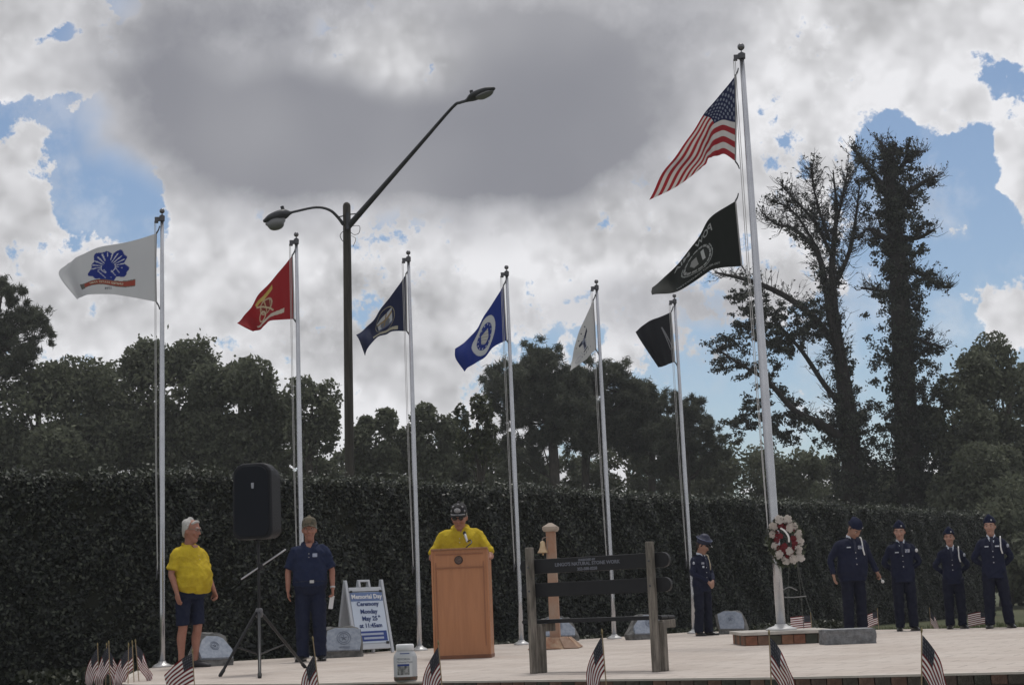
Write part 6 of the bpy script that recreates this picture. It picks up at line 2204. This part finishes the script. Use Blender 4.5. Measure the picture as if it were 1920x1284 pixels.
# ---- honour guard member with peaked cap, in profile
p, h = spot(1322, 1191, (1322, 1005))
person('person in dark dress uniform and peaked cap, head bowed, beside the last equal flagpole', p, R(42), h * .985, skin_t,
       {'L': [(.255, -.02, 1.13), (.06, -.22, .98), (-.5, -.35, -.8), (0, 1, 0), -1], 'R': [(-.255, -.02, 1.13), (-.06, -.21, .97), (.5, -.35, -.8), (0, 1, 0), 1]},
       headrot=(24, 24, 0), wide=1.02, legs={'L': [(.095, .01, .88), (.115, .0, .48), (.135, .03, .09)], 'R': [(-.095, .01, .88), (-.115, .0, .48), (-.135, .03, .09)]},
       top=dict(name='uniform_jacket', mat=unif, sleeve='long', hem=.80, flare=.012, ease=.020, shirt=shirt_l, tie=tie_d), bottom=dict(kind='trousers', name='trousers', mat=unif_t, waist=1.0), hair=dict(mat=brown_h, style='fringe'),
       hat=dict(kind='service', mat=mat('service_cap', (.014, .018, .045), .6)), extras=[('patch', 'ribbon_bar', -.085, 1.315, .06, .038, ribbon, .008, .006), ('patch', 'badge', -.085, 1.25, .036, .036, tagw, .008, .008), ('arm_patch', -1, mat('patch_pale', (.45, .46, .5), .7, .8, 60, (.15, .2, .3))), ('cord', 1, cord_g)])
BEH = {'L': [(.285, .06, 1.13), (.105, .185, .97), (-.9, .25, -.3), (0, 1, 0), -1], 'R': [(-.285, .06, 1.13), (-.105, .165, .97), (.9, .25, -.3), (0, 1, 0), 1]}
JK = dict(name='uniform_jacket', mat=unif, sleeve='long', hem=.80, flare=.014, ease=.020, shirt=shirt_l, tie=tie_d)
TR = dict(kind='trousers', name='trousers', mat=unif_t, waist=1.0)
GC = mat('garrison_cap', (.009, .013, .038), .85, spec=.2)
# ---- heavy-set cadet looking down to the right
p = on(1607, 1187)
h = at(1600, 976, p.y).z
R1H = h * 1.03
R1 = person('person in dark dress uniform looking down sideways, arms apart, behind the granite block', p, R(10), R1H, skin_t,
            {'L': [(.31, .0, 1.13), (.385, -.06, .92), (.5, -.2, -1), (-1, 0, -.3), 1], 'R': [(-.34, .02, 1.14), (-.335, -.06, .90), (.12, -.15, -1), (1, 0, 0), -1]},
            headrot=(24, 40, 14), belly=.05, wide=1.22, deep=1.12, lean=.08, top=dict(JK, ease=.024), bottom=TR, hair=dict(mat=brown_h, style='fringe'), hat=dict(kind='garrison', mat=GC),
            extras=[('patch', 'name_tag', -.10, 1.32, .062, .018, tagw, .008, .006), ('patch', 'ribbon_bar', .085, 1.315, .085, .055, ribbon, .008, .006), ('cord', 1, cord_w)], fists=(True, False))
bx_ = obj('white_object', [blob((0, 0, 0), (.026, .024, .024), 12, 8), limb([(-.01, 0, .01), (-.03, .0, .07)], [.006, .006], 6, 1)], mat('small_white', (.6, .6, .6), .5), None, True, loc=Vector(p) + Matrix.Rotation(R(10), 3, 'Z') @ (Vector(R1['hand_l']) + Vector((.012, -.02, -.045))))
for q_ in (nav, R1):
    del q_['hand_l']
tag(bx_, 'small white object held low by the person in uniform looking down', 'held object')
# ---- second cadet
p, h = spot(1702, 1182, (1693, 980))
person('person in dress uniform with ribbon panel but no cord, second of four', p, R(-6), h, skin_a, BEH, headrot=(-14, 8, 0), wide=1.05, female=True, top=dict(JK, tab=True), bottom=TR, hair=dict(mat=brown_h, style='bun'), hat=dict(kind='garrison', mat=GC),
       extras=[('patch', 'name_tag', -.09, 1.295, .062, .018, tagw, .008, .006), ('patch', 'ribbon_bar', .085, 1.315, .08, .058, ribbon, .008, .006), ('arm_patch', 1, mat('patch_white', (.6, .6, .62), .7))])
# ---- third cadet, a young woman
p, h = spot(1795, 1178, (1778, 993))
person('shortest person in dress uniform, white shoulder cord and no ribbon panel, hands behind', p, R(-10), h, skin_a, BEH, headrot=(-10, 2, 0), wide=.92, deep=.95, female=True, top=dict(JK, tab=True), bottom=TR, hair=dict(mat=brown_h, style='bun'), hat=dict(kind='garrison', mat=GC, tilt=.01),
       extras=[('cord', 1, cord_w), ('arm_patch', 1, mat('patch_pale', (.45, .46, .5), .7, .8, 60, (.15, .2, .3)))])
# ---- fourth cadet at the right
p, h = spot(1874, 1177, (1859, 970))
person('rightmost person in dress uniform, white shoulder cord, feet apart, hands behind', p, R(-14), h, skin_a, BEH, headrot=(-12, 4, 0), wide=1.02,
       legs={'L': [(.095, .01, .88), (.135, .0, .48), (.17, .03, .09)], 'R': [(-.095, .01, .88), (-.115, .0, .48), (-.135, .03, .09)]}, top=JK, bottom=TR, hair=dict(mat=brown_h, style='fringe'), hat=dict(kind='garrison', mat=GC),
       extras=[('cord', 1, cord_w), ('patch', 'name_tag', -.09, 1.315, .062, .018, tagw, .008, .006), ('patch', 'ribbon_bar', .075, 1.315, .07, .022, tagw, .008, .006), ('arm_patch', 1, mat('patch_pale', (.45, .46, .5), .7, .8, 60, (.15, .2, .3)))])
